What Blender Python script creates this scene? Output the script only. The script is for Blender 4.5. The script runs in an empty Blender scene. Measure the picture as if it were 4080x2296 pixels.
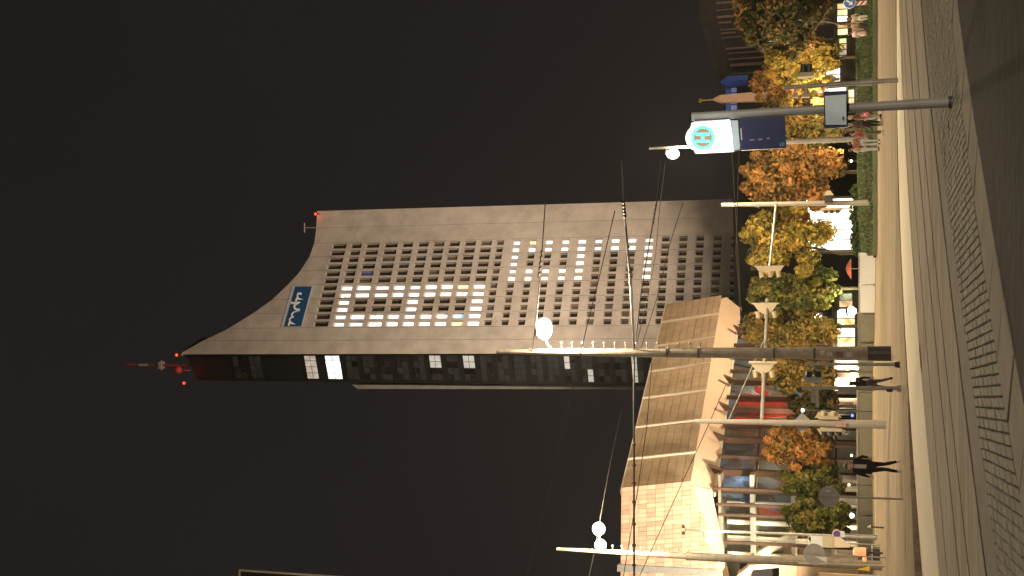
import bpy, bmesh, math, random
import numpy as np
from mathutils import Vector, Matrix
random.seed(7)
S = bpy.context.scene
COL = S.collection

# ------------------------------------------------------------------ camera
F = 4500.0; H = 1.6; TH = math.atan(1360 / F); RO = 0.0130       # focal length in photo pixels, eye height, pitch, roll
def ray(x, y):
    s = 1148 - y + 0.0; s = (2296 - y) - 1148; t = x - 2040
    a = s * math.cos(RO) - t * math.sin(RO); b = -(s * math.sin(RO) + t * math.cos(RO))
    wy = F * math.cos(TH) - b * math.sin(TH); wz = b * math.cos(TH) + F * math.sin(TH)
    return a / wy, wz / wy
def P(x, y, Y):
    r = ray(x, y); return Vector((r[0] * Y, Y, H + r[1] * Y))
def G(x, y, z=0.0):
    r = ray(x, y); Y = (z - H) / r[1]; return Vector((r[0] * Y, Y, z))
R_ = Vector((1, 0, 0)); U_ = Vector((0, -math.sin(TH), math.cos(TH))); Fw = Vector((0, math.cos(TH), math.sin(TH)))
es = math.cos(RO) * R_ - math.sin(RO) * U_; et = -math.sin(RO) * R_ - math.cos(RO) * U_
cam = bpy.data.cameras.new('camera'); co = bpy.data.objects.new('camera', cam); COL.objects.link(co)
M = Matrix((et, es, -Fw)).transposed().to_4x4(); M.translation = Vector((0, 0, H)); co.matrix_world = M
cam.sensor_fit = 'HORIZONTAL'; cam.sensor_width = 36; cam.lens = F / 4080 * 36; cam.clip_end = 2000; cam.clip_start = .1
S.camera = co

# ------------------------------------------------------------------ world (night) and exposure
w = bpy.data.worlds.new('World'); S.world = w; w.use_nodes = True
wn = w.node_tree.nodes; wl = w.node_tree.links; bg = wn['Background']
tc = wn.new('ShaderNodeTexCoord'); nz = wn.new('ShaderNodeTexNoise'); nz.inputs['Scale'].default_value = 2.2; nz.inputs['Detail'].default_value = 4
wl.new(tc.outputs['Generated'], nz.inputs['Vector'])
cr = wn.new('ShaderNodeValToRGB'); cr.color_ramp.elements[0].position = .35; cr.color_ramp.elements[1].position = .7
cr.color_ramp.elements[0].color = (.0116, .0097, .0094, 1); cr.color_ramp.elements[1].color = (.0146, .0121, .0122, 1)
wl.new(nz.outputs['Fac'], cr.inputs['Fac']); wl.new(cr.outputs['Color'], bg.inputs['Color']); bg.inputs['Strength'].default_value = 1.0
S.view_settings.view_transform = 'Standard'; S.view_settings.look = 'None'; S.view_settings.exposure = 0; S.view_settings.gamma = 1
try: S.view_settings.use_curve_mapping = False
except Exception: pass

# ------------------------------------------------------------------ lamps
def light(kind, loc, power, color, target=None, size=.3, angle=70, blend=.8):
    l = bpy.data.lights.new('lamp_light', kind); l.energy = power; l.color = color; l.shadow_soft_size = size
    o = bpy.data.objects.new('lamp_light', l); COL.objects.link(o); o.location = loc
    if kind == 'SPOT': l.spot_size = math.radians(angle); l.spot_blend = blend
    if target is not None: o.rotation_euler = (Vector(target) - Vector(loc)).to_track_quat('-Z', 'Y').to_euler()
    return o
WARM = (1, .80, .52); NEUT = (1, .90, .74)
light('POINT', (-1.8, 50.2, 14.6), 12500, WARM)                 # street lamp on the tall mast
light('POINT', (-15.0, 68.0, 16.0), 7500, WARM)
light('POINT', (-15.2, 66.6, 16.2), 6000, WARM)
light('POINT', (8.9, 76.6, 12.5), 12000, WARM)
light('POINT', (-18.9, 84.6, 11.3), 3200, WARM)
light('POINT', (22, 60, 13), 9500, WARM)                       # next lamps of the same street, outside the frame
light('POINT', (-26, 42, 14), 7000, WARM)
light('POINT', (22, -22, 17), 52000, (1, .84, .64), size=.6)    # street lamp behind the photographer
light('POINT', (2, 84, 11), 8500, (1, .78, .46)); light('POINT', (-8, 90, 11), 8500, (1, .78, .46))   # point lights added without fixtures to brighten the trees
light('POINT', (13, 92, 9), 4500, (1, .76, .44)); light('POINT', (-17, 98, 9), 3500, (1, .78, .46)); light('POINT', (16.5, 103, 4.5), 2600, (1, .80, .45)); light('POINT', (18.5, 97, 4.2), 1600, (1, .76, .40)); light('POINT', (4.6, 100.5, 2.4), 1100, (1, .92, .50)); light('POINT', (-1.2, 100, 2.2), 1100, (.95, 1, .5)); light('POINT', (12, 100, 2.6), 1100, (1, .85, .45))  # more added lights in and under the crowns, no lamps modelled
light('SPOT', (40, 150, 14), 370000, (1, .80, .60), (1, 224, 74), 2, 58)      # floodlights aimed at the tower
light('SPOT', (-6, 168, 27), 140000, (1, .84, .66), (-3, 221, 95), 2, 66)
light('SPOT', (-27.5, 103, .6), 125000, (1, .86, .66), (-27.0, 124, 22), .5, 62)  # floodlights of the concert hall
light('SPOT', (-9, 116, .6), 42000, (1, .76, .50), (-14, 140, 20), .5, 115)
light('SPOT', (5, 138, .6), 42000, (1, .78, .52), (-6, 152, 20), .5, 115)
light('SPOT', (21.5, 116, .4), 300000, (1, .60, .43), (20.7, 128, 13), .3, 50)     # obelisk floodlight
light('SPOT', (32, 172, 22), 900, (.10, .28, 1), (29, 185, 23.5), .5, 90)          # blue effect light on a far roof

# ------------------------------------------------------------------ materials
MT = {}
def mat(name, col, rough=.7, var=.18, scale=3.0, col2=None, bump=0.0, metal=0.0, rnd=0.0, spec=.3):
    m = bpy.data.materials.new(name); m.use_nodes = True; n = m.node_tree.nodes; l = m.node_tree.links; b = n['Principled BSDF']
    b.inputs['Roughness'].default_value = rough; b.inputs['Metallic'].default_value = metal
    b.inputs['Specular IOR Level'].default_value = spec
    g = n.new('ShaderNodeNewGeometry'); t = n.new('ShaderNodeTexNoise'); t.inputs['Scale'].default_value = scale; t.inputs['Detail'].default_value = 6
    t.inputs['Roughness'].default_value = .62
    l.new(g.outputs['Position'], t.inputs['Vector'])
    r = n.new('ShaderNodeValToRGB'); r.color_ramp.elements[0].position = .3; r.color_ramp.elements[1].position = .72
    c2 = col2 or tuple(min(1, c * (1 + var)) for c in col)
    r.color_ramp.elements[0].color = tuple(c * (1 - var) for c in col) + (1,) if not col2 else tuple(col) + (1,)
    r.color_ramp.elements[1].color = tuple(c2) + (1,)
    l.new(t.outputs['Fac'], r.inputs['Fac']); out = r.outputs['Color']
    if rnd:
        oi = n.new('ShaderNodeObjectInfo'); mr = n.new('ShaderNodeMapRange'); mr.inputs['To Min'].default_value = 1 - rnd; mr.inputs['To Max'].default_value = 1 + rnd
        l.new(oi.outputs['Random'], mr.inputs['Value'])
        mx = n.new('ShaderNodeVectorMath'); mx.operation = 'SCALE'; l.new(out, mx.inputs[0]); l.new(mr.outputs['Result'], mx.inputs['Scale']); out = mx.outputs[0]
    l.new(out, b.inputs['Base Color'])
    if bump:
        t2 = n.new('ShaderNodeTexNoise'); t2.inputs['Scale'].default_value = scale * 6; t2.inputs['Detail'].default_value = 5
        l.new(g.outputs['Position'], t2.inputs['Vector'])
        bp = n.new('ShaderNodeBump'); bp.inputs['Strength'].default_value = bump; bp.inputs['Distance'].default_value = .05
        l.new(t2.outputs['Fac'], bp.inputs['Height']); l.new(bp.outputs['Normal'], b.inputs['Normal'])
    MT[name] = m; return m
def emit(name, col, strength, col2=None, scale=1.5, lo=.35, hi=.65, base=(.3, .3, .3)):
    m = bpy.data.materials.new(name); m.use_nodes = True; n = m.node_tree.nodes; l = m.node_tree.links; b = n['Principled BSDF']
    b.inputs['Base Color'].default_value = tuple(base) + (1,); b.inputs['Roughness'].default_value = .5
    b.inputs['Emission Strength'].default_value = strength; b.inputs['Emission Color'].default_value = tuple(col) + (1,)
    if col2:
        g = n.new('ShaderNodeNewGeometry'); t = n.new('ShaderNodeTexNoise'); t.inputs['Scale'].default_value = scale; t.inputs['Detail'].default_value = 3
        l.new(g.outputs['Position'], t.inputs['Vector']); r = n.new('ShaderNodeValToRGB')
        r.color_ramp.elements[0].position = lo; r.color_ramp.elements[1].position = hi
        r.color_ramp.elements[0].color = tuple(col2) + (1,); r.color_ramp.elements[1].color = tuple(col) + (1,)
        l.new(t.outputs['Fac'], r.inputs['Fac']); l.new(r.outputs['Color'], b.inputs['Emission Color'])
    MT[name] = m; return m
def streaky(name, col, col2, rough=.95, sx=.10, sy=2.2):
    m = mat(name, col, rough, scale=1.0, col2=col2, bump=.12, spec=.04); n = m.node_tree.nodes; l = m.node_tree.links
    g = [x for x in n if x.type == 'NEW_GEOMETRY'][0]; t = [x for x in n if x.type == 'TEX_NOISE'][0]; v = n.new('ShaderNodeMapping'); v.inputs['Scale'].default_value = (sx, sy, 1); v.inputs['Rotation'].default_value = (0, 0, math.radians(-28) if 'track' in name or 'strip' in name else math.radians(-12))
    l.new(g.outputs['Position'], v.inputs['Vector']); l.new(v.outputs['Vector'], t.inputs['Vector']); t.inputs['Detail'].default_value = 9; t.inputs['Roughness'].default_value = .7
    return m
def glass(name, tint=(.9, .93, .95), refl=.12):
    m = bpy.data.materials.new(name); m.use_nodes = True; n = m.node_tree.nodes; l = m.node_tree.links
    n.remove(n['Principled BSDF']); o = n['Material Output']; tr = n.new('ShaderNodeBsdfTransparent'); gl = n.new('ShaderNodeBsdfGlossy'); mx = n.new('ShaderNodeMixShader')
    tr.inputs['Color'].default_value = tuple(tint) + (1,); gl.inputs['Roughness'].default_value = .03; mx.inputs['Fac'].default_value = refl
    l.new(tr.outputs[0], mx.inputs[1]); l.new(gl.outputs[0], mx.inputs[2]); l.new(mx.outputs[0], o.inputs['Surface']); MT[name] = m; return m

mat('tower_concrete', (.40, .345, .295), .85, .20, .28, bump=.15, rnd=.055)
mat('tower_dark', (.014, .013, .012), .5, .3, .6)
mat('window_frame', (.30, .26, .22), .6, .1, 4)
mat('window_dark', (.020, .015, .012), .18, .4, .9, rnd=.6, spec=.5)
mat('window_dim', (.075, .060, .042), .3, .5, .7, rnd=.3)
emit('window_lit', (1, .985, .95), 3.2)
_n = MT['window_lit'].node_tree.nodes; _l = MT['window_lit'].node_tree.links; _o = _n.new('ShaderNodeObjectInfo'); _r = _n.new('ShaderNodeMapRange'); _r.inputs['To Min'].default_value = .95; _r.inputs['To Max'].default_value = 3.0
_l.new(_o.outputs['Random'], _r.inputs['Value']); _l.new(_r.outputs['Result'], _n['Principled BSDF'].inputs['Emission Strength'])
emit('window_lit_busy', (1, .97, .90), 2.6, (.35, .33, .28), 1.6, .36, .50)
emit('window_lit_yellow', (1, .86, .42), 1.5, (.35, .27, .06), 1.4, .3, .55)
emit('window_lit_blue', (.75, .92, 1), 1.7, (.08, .45, .75), .9, .4, .6)
emit('window_faint_blue', (.03, .03, .12), 1.0, (.01, .008, .012), .8, base=(.02, .02, .03))
emit('window_beige', (.50, .42, .34), 1.0, (.30, .24, .19), .8)
emit('window_grey', (.42, .40, .35), 1.0, (.30, .28, .25), .9)
emit('window_faint', (.016, .017, .014), 1.0, (.002, .002, .002), .9, .4, .7, base=(.02, .02, .02))
emit('red_lamp', (1, .035, .008), 6, base=(.3, .02, .01))
mat('red_metal', (.35, .05, .04), .5)
mat('sign_blue', (.012, .060, .155), .5, .08, .8)
mat('sign_white', (.72, .72, .72), .5, .05, 2)
mat('sign_border', (.45, .44, .48), .6, .06, 2)
mat('hall_tile', (.53, .36, .25), .7, .10, .8, rnd=.20, bump=.1)
mat('hall_panel', (.49, .35, .225), .8, .18, .45, rnd=.05, bump=.15)
mat('hall_joint', (.30, .205, .125), .9)
mat('hall_rib', (.62, .52, .40), .7, .06, 1)
mat('hall_soffit', (.56, .40, .27), .75, .05, .5)
mat('fin_brown', (.085, .045, .026), .6, .2, 1.2)
mat('dark_metal', (.035, .033, .03), .45, .25, 3)
mat('grey_metal', (.29, .28, .26), .5, .15, 3, metal=.1)
mat('galv', (.28, .265, .24), .45, .18, 3, metal=.25)
mat('mast_concrete', (.215, .188, .155), .85, .3, 2.2, bump=.3)
mat('white_paint', (.33, .30, .255), .5, .06, 3)
mat('cream_paint', (.46, .39, .27), .5, .06, 3)
mat('cable', (.03, .027, .025), .8, spec=.1)
mat('cable_light', (.05, .048, .044), .5)
mat('rust', (.14, .05, .03), .8)
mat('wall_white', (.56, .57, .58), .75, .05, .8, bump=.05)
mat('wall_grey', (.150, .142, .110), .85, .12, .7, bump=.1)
mat('asphalt', (.0125, .0093, .0082), .9, .42, .6, bump=.3, spec=.04)
streaky('pavement', (.095, .073, .050), (.31, .245, .172))
streaky('light_concrete_strip', (.56, .50, .40), (.66, .59, .48))
streaky('track_stone', (.175, .148, .120), (.40, .34, .275))
mat('edge_stone', (.165, .143, .116), .85, .16, 1.3, bump=.3, spec=.04)
mat('sett_stone', (.165, .149, .118), .8, .18, 3, bump=.25, rnd=.10, spec=.04)
mat('joint_sand', (.040, .034, .024), .95, .3, 3, spec=.04)
mat('kerb_stone', (.185, .160, .125), .85, .15, 2, bump=.35, rnd=.07, spec=.04)
mat('earth', (.016, .009, .005), 1, .3, 2, spec=.01)
mat('rail_steel', (.10, .085, .068), .7, .25, 5, spec=.1)
mat('grass', (.040, .058, .014), .9, .5, .35)
mat('soil_green', (.030, .036, .013), .95, .35, .6)
mat('bark', (.035, .026, .018), .9, .3, 5, bump=.4)
mat('far_wall', (.065, .055, .050), .9, .25, .5)
mat('far_pier', (.26, .19, .15), .85, .2, .6)
mat('unlit_wall', (.012, .011, .011), .95, .3, .5)  # near-black base colour stands in for far walls left unlit
mat('far_roof', (.075, .068, .062), .8, .2, .5)
mat('granite_pink', (.56, .36, .26), .6, .08, 1.2)
mat('gold', (.75, .50, .14), .3, .1, 3, metal=.8)
mat('blue_lit_wall', (.035, .085, .26), .8, .2, .7)  # blue of the effect light put into the base colour
mat('navy', (.016, .022, .075), .35, .15, 2.5)
mat('paper', (.50, .60, .64), .7, .10, 4, bump=.05)
mat('red_paint', (.45, .04, .03), .5)
mat('purple', (.10, .05, .26), .5)
mat('orange', (.80, .16, .03), .5)
mat('yellow', (.75, .48, .05), .5)
mat('interior_wall', (.22, .19, .15), .9, .3, .5)
mat('interior_white', (.55, .50, .40), .8, .1, 1)
mat('interior_red', (.24, .05, .03), .8)
emit('globe', (1, .93, .72), 14)
emit('globe_small', (1, .80, .45), 4)
emit('sign_lit', (1, 1, .97), 2.2)
emit('sign_cyan', (.20, .95, .98), 1.0, base=(.02, .05, .05))
emit('sign_amber', (.36, .21, .04), 1.0, base=(.04, .03, .01))
emit('shop_white', (1, .95, .82), 3.0, (.75, .52, .28), .7, .28, .46)
emit('shop_yellow', (1, .88, .42), 1.7, (.55, .30, .06), 1.1, .36, .55)
emit('shop_warm', (1, .62, .30), 1.3, (.25, .10, .03), 1.2, .3, .62)
emit('shop_green', (.75, .95, .40), 1.3, (.2, .3, .05), 1.5)
emit('office_green', (.72, 1, .72), 1.2, (.2, .45, .2), 1.2, .3, .5)
emit('small_blue', (.15, .25, 1), 2.5)
emit('small_white', (.85, .92, 1), 2.5)
emit('small_amber', (1, .70, .10), 4)
emit('orange_lamp', (1, .22, .03), 1.1)
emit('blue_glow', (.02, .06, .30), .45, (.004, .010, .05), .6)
glass('pane_glass')
mat('poster_red', (.17, .075, .06), .8, .4, 9); mat('parasol_red', (.50, .13, .09), .8); mat('sticker_pink', (.42, .26, .24), .7); mat('paper_old', (.30, .29, .25), .8, .35, 8)

def leafmat(name, cols):
    m = bpy.data.materials.new(name); m.use_nodes = True; n = m.node_tree.nodes; l = m.node_tree.links; b = n['Principled BSDF']
    g = n.new('ShaderNodeNewGeometry'); t = n.new('ShaderNodeTexNoise'); t.inputs['Scale'].default_value = .45; t.inputs['Detail'].default_value = 3
    l.new(g.outputs['Position'], t.inputs['Vector'])
    ma = n.new('ShaderNodeMath'); ma.operation = 'MULTIPLY_ADD'; ma.inputs[1].default_value = .38; l.new(g.outputs['Random Per Island'], ma.inputs[0])
    mb = n.new('ShaderNodeMath'); mb.operation = 'SUBTRACT'; l.new(t.outputs['Fac'], mb.inputs[0]); mb.inputs[1].default_value = .19
    l.new(mb.outputs[0], ma.inputs[2])
    r = n.new('ShaderNodeValToRGB'); e = r.color_ramp.elements; e[0].position = .25; e[1].position = .78
    e[0].color = cols[0] + (1,); e[1].color = cols[-1] + (1,)
    for i, c in enumerate(cols[1:-1]):
        x = e.new(.25 + .53 * (i + 1) / (len(cols) - 1)); x.color = c + (1,)
    l.new(ma.outputs[0], r.inputs['Fac']); l.new(r.outputs['Color'], b.inputs['Base Color']); b.inputs['Roughness'].default_value = .6
    b.inputs['Specular IOR Level'].default_value = .2
    tr = n.new('ShaderNodeBsdfTranslucent'); l.new(r.outputs['Color'], tr.inputs['Color']); mx = n.new('ShaderNodeMixShader'); mx.inputs['Fac'].default_value = .35
    o = n['Material Output']; l.new(b.outputs[0], mx.inputs[1]); l.new(tr.outputs[0], mx.inputs[2]); l.new(mx.outputs[0], o.inputs['Surface'])
    MT[name] = m
leafmat('leaf_orange', [(.065, .055, .018), (.18, .11, .032), (.35, .165, .048), (.46, .20, .065)])
leafmat('leaf_mixed', [(.05, .05, .015), (.13, .105, .028), (.26, .175, .048), (.34, .19, .06)])
leafmat('leaf_yellow', [(.075, .07, .018), (.20, .16, .034), (.38, .27, .055), (.46, .25, .06)])
leafmat('leaf_green', [(.030, .042, .013), (.070, .080, .020), (.15, .14, .032), (.24, .155, .04)])
leafmat('leaf_dark', [(.018, .021, .008), (.036, .039, .013), (.075, .058, .018), (.20, .09, .03)])
leafmat('leaf_hedge', [(.015, .028, .006), (.025, .042, .01), (.045, .06, .012)])

# ------------------------------------------------------------------ mesh helpers
class MB:
    def __init__(s): s.v = []; s.f = []; s.mi = []; s.cur = 0
    def add(s, vs, fs):
        o = len(s.v); s.v += [tuple(x) for x in vs]; s.f += [tuple(i + o for i in f) for f in fs]; s.mi += [s.cur] * len(fs); return s
    def quad(s, a, b, c, d): return s.add([a, b, c, d], [(0, 1, 2, 3)])
    def obox(s, o, ex, ey, ez):
        o, ex, ey, ez = map(Vector, (o, ex, ey, ez)); p = [o, o + ex, o + ex + ey, o + ey]; p += [q + ez for q in p]
        return s.add(p, [(0, 3, 2, 1), (4, 5, 6, 7), (0, 1, 5, 4), (1, 2, 6, 5), (2, 3, 7, 6), (3, 0, 4, 7)])
    def box(s, c, sz, rz=0):
        cs, sn = math.cos(rz), math.sin(rz); ex = Vector((cs, sn, 0)) * sz[0]; ey = Vector((-sn, cs, 0)) * sz[1]; ez = Vector((0, 0, sz[2]))
        return s.obox(Vector(c) - ex / 2 - ey / 2 - ez / 2, ex, ey, ez)
    def prism(s, poly, vec):
        n = len(poly); vec = Vector(vec); a = [Vector(p) for p in poly]; b = [p + vec for p in a]
        fs = [tuple(range(n - 1, -1, -1)), tuple(range(n, 2 * n))] + [(i, (i + 1) % n, n + (i + 1) % n, n + i) for i in range(n)]
        return s.add(a + b, fs)
    def cyl(s, a, b, ra, rb=None, n=10):
        a = Vector(a); b = Vector(b); rb = ra if rb is None else rb; d = (b - a)
        if d.length < 1e-6: return s
        d.normalize(); u = d.orthogonal().normalized(); w_ = d.cross(u); vs = []
        for p, r in ((a, ra), (b, rb)):
            for i in range(n):
                t = 2 * math.pi * i / n; vs.append(p + u * math.cos(t) * r + w_ * math.sin(t) * r)
        return s.add(vs, [(i, (i + 1) % n, n + (i + 1) % n, n + i) for i in range(n)] + [tuple(range(n - 1, -1, -1)), tuple(range(n, 2 * n))])
    def tube(s, pts, r, n=6):
        for a, b in zip(pts[:-1], pts[1:]): s.cyl(a, b, r, r, n)
        return s
    def sph(s, c, r, n=12, m=8):
        c = Vector(c); r = (r, r, r) if not hasattr(r, '__len__') else r; vs = [c + Vector((0, 0, r[2]))]
        for j in range(1, m):
            ph = math.pi * j / m
            for i in range(n):
                t = 2 * math.pi * i / n; vs.append(c + Vector((r[0] * math.sin(ph) * math.cos(t), r[1] * math.sin(ph) * math.sin(t), r[2] * math.cos(ph))))
        vs.append(c - Vector((0, 0, r[2]))); L = len(vs) - 1; fs = []
        for i in range(n): fs.append((0, 1 + i, 1 + (i + 1) % n)); fs.append((L, L - n + (i + 1) % n, L - n + i))
        for j in range(m - 2):
            for i in range(n):
                a = 1 + j * n + i; b = 1 + j * n + (i + 1) % n; fs.append((a, a + n, b + n, b))
        return s.add(vs, fs)
    def lathe(s, c, prof, n=14):
        c = Vector(c); vs = []; k = len(prof)
        for r, z in prof:
            for i in range(n):
                t = 2 * math.pi * i / n; vs.append(c + Vector((r * math.cos(t), r * math.sin(t), z)))
        fs = [(j * n + i, j * n + (i + 1) % n, (j + 1) * n + (i + 1) % n, (j + 1) * n + i) for j in range(k - 1) for i in range(n)]
        fs += [tuple(range(n - 1, -1, -1)), tuple(range((k - 1) * n, k * n))]
        return s.add(vs, fs)
    def build(s, name, m, parent=None, local=False, smooth=False):
        me = bpy.data.meshes.new(name); off = Vector((0, 0, 0))
        if parent is not None and not local:
            q = parent
            while q is not None: off += q.location; q = q.parent
        me.from_pydata([tuple(Vector(p) - off) for p in s.v], [], s.f)
        for x in (m if isinstance(m, (list, tuple)) else [m]): me.materials.append(MT[x])
        if any(s.mi): me.polygons.foreach_set('material_index', s.mi)
        if smooth: me.polygons.foreach_set('use_smooth', [True] * len(me.polygons))
        me.update(); o = bpy.data.objects.new(name, me); COL.objects.link(o)
        if parent is not None: o.parent = parent
        return o
def tag(o, label, cat, group=None, kind=None):
    if label: o['label'] = label
    if cat: o['category'] = cat
    if group: o['group'] = group
    if kind: o['kind'] = kind
    return o
def thing(name, loc, label, cat, group=None, rz=0):
    o = bpy.data.objects.new(name, None); COL.objects.link(o); o.location = loc; o.rotation_euler = (0, 0, rz); o.empty_display_size = .3
    return tag(o, label, cat, group)
def struct(o): o['kind'] = 'structure'; return o
def copy_tree(o, parent=None):
    c = o.copy(); COL.objects.link(c); c.parent = parent
    for ch in [x for x in bpy.data.objects if x.parent is o]: copy_tree(ch, c)
    return c
V = Vector

# ================================================================== GROUND
def zr(reg, pts):
    s, x0, y0 = {1: (.41379, 3300, 0), 2: (.41379, 3300, 600), 3: (.41379, 3300, 1150), 4: (.41096, 3300, 1700)}[reg]
    return [G(x0 + a * s, y0 + b * s) for a, b in pts]
def fit(groups, deg=2):
    pts = sum((zr(r, p) for r, p in groups), []); X = np.array([p.x for p in pts]); Y = np.array([p.y for p in pts])
    c = np.polyfit(X, Y, deg); xa, xb = X.min(), X.max(); dv = np.polyder(c)
    def f(x):
        if x < xa: return float(np.polyval(c, xa) + (x - xa) * np.polyval(dv, xa))
        if x > xb: return float(np.polyval(c, xb) + (x - xb) * np.polyval(dv, xb))
        return float(np.polyval(c, x))
    return f
kerb_out = fit([(1, [(1240, 0), (1330, 725), (1400, 1150)]), (2, [(1450, 0), (1565, 725), (1680, 1330)]), (3, [(1680, 0), (1775, 604), (1860, 1088)])])
kerb_in = fit([(1, [(1180, 100), (1200, 300), (1230, 600), (1290, 1100), (1330, 1400)]), (2, [(1385, 450), (1460, 900), (1540, 1400)]), (3, [(1540, 150), (1610, 500), (1650, 800), (1730, 1300)]), (4, [(1755, 0), (1830, 600), (1880, 950)])])
lineE = fit([(1, [(950, 300), (1000, 800), (1055, 1400)]), (2, [(1120, 100), (1155, 450), (1175, 650), (1210, 900), (1240, 1150), (1265, 1400)]), (3, [(1300, 300), (1340, 600), (1372, 900)]), (4, [(1470, 150), (1520, 500), (1555, 750), (1595, 1000), (1620, 1250)])])
railD = fit([(1, [(905, 150), (940, 500), (965, 800), (985, 1000), (1020, 1350)]), (2, [(1035, 0), (1070, 350), (1100, 600), (1130, 850), (1165, 1150)]), (3, [(1175, 0), (1220, 400), (1265, 700), (1300, 1000)]), (4, [(1340, 50), (1385, 300), (1430, 600), (1460, 900), (1500, 1200), (1535, 1400)])])
railC = fit([(1, [(810, 100), (830, 300), (855, 600), (870, 900), (920, 1400)]), (2, [(930, 0), (960, 350), (985, 650), (1010, 950), (1040, 1250)]), (3, [(1085, 250), (1110, 500), (1140, 850), (1195, 1400)]), (4, [(1210, 0), (1245, 300), (1280, 650), (1310, 950), (1360, 1440)])])
railB = fit([(1, [(750, 100), (775, 300), (795, 600), (805, 900), (855, 1400)]), (2, [(885, 300), (905, 500), (930, 750), (955, 1050), (985, 1400)]), (3, [(1020, 400), (1045, 600), (1065, 850), (1125, 1440)]), (4, [(1150, 250), (1190, 650), (1220, 1000), (1260, 1440)])])
railA = fit([(1, [(712, 100), (735, 600), (765, 1100)]), (2, [(815, 250), (840, 500), (860, 850), (890, 1150)]), (3, [(940, 500), (960, 700), (985, 1000)]), (4, [(1010, 0), (1050, 350), (1080, 650), (1110, 950), (1150, 1400)])])
stripN = fit([(1, [(690, 100), (712, 700), (745, 1300)]), (2, [(775, 300), (790, 600), (810, 850), (850, 1400)]), (3, [(845, 100), (870, 400), (885, 700), (915, 1000)]), (4, [(955, 100), (985, 400), (1010, 700), (1045, 1000), (1085, 1400)])])
stripF = fit([(1, [(655, 100), (675, 700)]), (2, [(690, 450), (705, 700), (720, 1000), (738, 1400)]), (3, [(745, 600), (765, 1100), (790, 1400)]), (4, [(812, 50), (842, 400), (870, 700), (892, 1000), (930, 1400)])])
XS = [-60 + 1.0 * i for i in range(0, 45)] + [-15 + .5 * i for i in range(0, 61)] + [16 + i for i in range(0, 45)]
def strip_z(x): return .02
def pav_z(x): return .045 + .17 * max(0, min(1, (-3.0 - x) / 5.0))
def slab(name, fa, fb, m, ztop=0.0, zbot=-.155, ga=0.0, gb=0.0, parent=None):
    b = MB(); n = len(XS); vs = []
    for x in XS:
        ya, yb = fa(x) + ga, fb(x) - gb
        if yb < ya + .01: yb = ya + .01
        zt = ztop(x) if callable(ztop) else ztop
        vs += [(x, ya, zbot), (x, ya, zt), (x, yb, zt), (x, yb, zbot)]
    fs = []
    for i in range(n - 1):
        o = 4 * i; q = o + 4; fs += [(o, q, q + 1, o + 1), (o + 1, q + 1, q + 2, o + 2), (o + 2, q + 2, q + 3, o + 3)]
    b.add(vs, fs); return struct(b.build(name, m, parent))
g = MB(); g.quad((-700, -80, -.16), (700, -80, -.16), (700, 1000, -.16), (-700, 1000, -.16)); struct(g.build('ground', 'asphalt'))
gp = .15
slab('road', lambda x: -60.0, lambda x: kerb_out(x) + .025, 'asphalt', -.012)
far = lambda x: 130.0
slab('pavement', lambda x: stripF(x) + .02, far, 'pavement', pav_z)
slab('concrete_strip', stripN, stripF, 'light_concrete_strip', strip_z, ga=.01)
slab('track_edge', railA, stripN, 'track_stone', -.005, ga=gp, gb=.01)
slab('track_bed', railB, railA, 'track_stone', 0, ga=gp, gb=gp)
slab('track_bed', railC, railB, 'track_stone', -.004, ga=gp, gb=gp)
slab('track_bed', railD, railC, 'track_stone', 0, ga=gp + .05, gb=gp)
slab('stone_strip', lineE, railD, 'edge_stone', 0, ga=.02, gb=gp + .04)
for f_ in (railA, railB, railC, railD):
    slab('rail_groove', lambda x: f_(x) - .26, lambda x: f_(x) + .26, 'earth', -.0085, -.155)
for f_ in (railA, railB, railC, railD):
    b = MB(); n = len(XS); vs = []
    for x in XS:
        y = f_(x) - .09; vs += [(x, y - .022, -.15), (x, y - .022, -.0045), (x, y + .022, -.0045), (x, y + .022, -.15)]
    fs = []
    for i in range(n - 1):
        o = 4 * i; q = o + 4; fs += [(o, q, q + 1, o + 1), (o + 1, q + 1, q + 2, o + 2), (o + 2, q + 2, q + 3, o + 3)]
    b.add(vs, fs); r_ = b.build('tram_rail', 'rail_steel'); struct(r_)
# kerb: one stone after the other
kerb = struct(slab('kerb', lambda x: kerb_out(x) + .03, kerb_in, 'joint_sand', -.018, -.155))
x = -9.0; first = True
def arc(f, x0, L):
    x1 = x0
    while (Vector((x1 - x0, f(x1) - f(x0)))).length < L: x1 += .02
    return x1
while x < 14:
    x1 = arc(kerb_out, x, .95 + .25 * random.random()); b = MB(); xa, xb = x + .006, x1 - .006; z = .0 + random.uniform(-.008, .008)
    k = .010; sx = -.48 * (kerb_in(x) - kerb_out(x)); ya, yb, yc, yd = kerb_out(xa), kerb_out(xb), kerb_in(xb + sx), kerb_in(xa + sx)
    b.add([(xa, ya, -.12), (xb, yb, -.12), (xb + sx, yc, -.12), (xa + sx, yd, -.12), (xa, ya, z - k), (xb, yb, z - k), (xb + sx, yc, z - k), (xa + sx, yd, z - k),
           (xa + k, ya + k, z), (xb - k, yb + k, z), (xb + sx - k, yc - k, z), (xa + sx + k, yd - k, z)],
          [(0, 1, 5, 4), (1, 2, 6, 5), (2, 3, 7, 6), (3, 0, 4, 7), (4, 5, 9, 8), (5, 6, 10, 9), (6, 7, 11, 10), (7, 4, 8, 11), (8, 9, 10, 11)])
    b.build('kerb_stone', 'kerb_stone', kerb); x = x1
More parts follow.
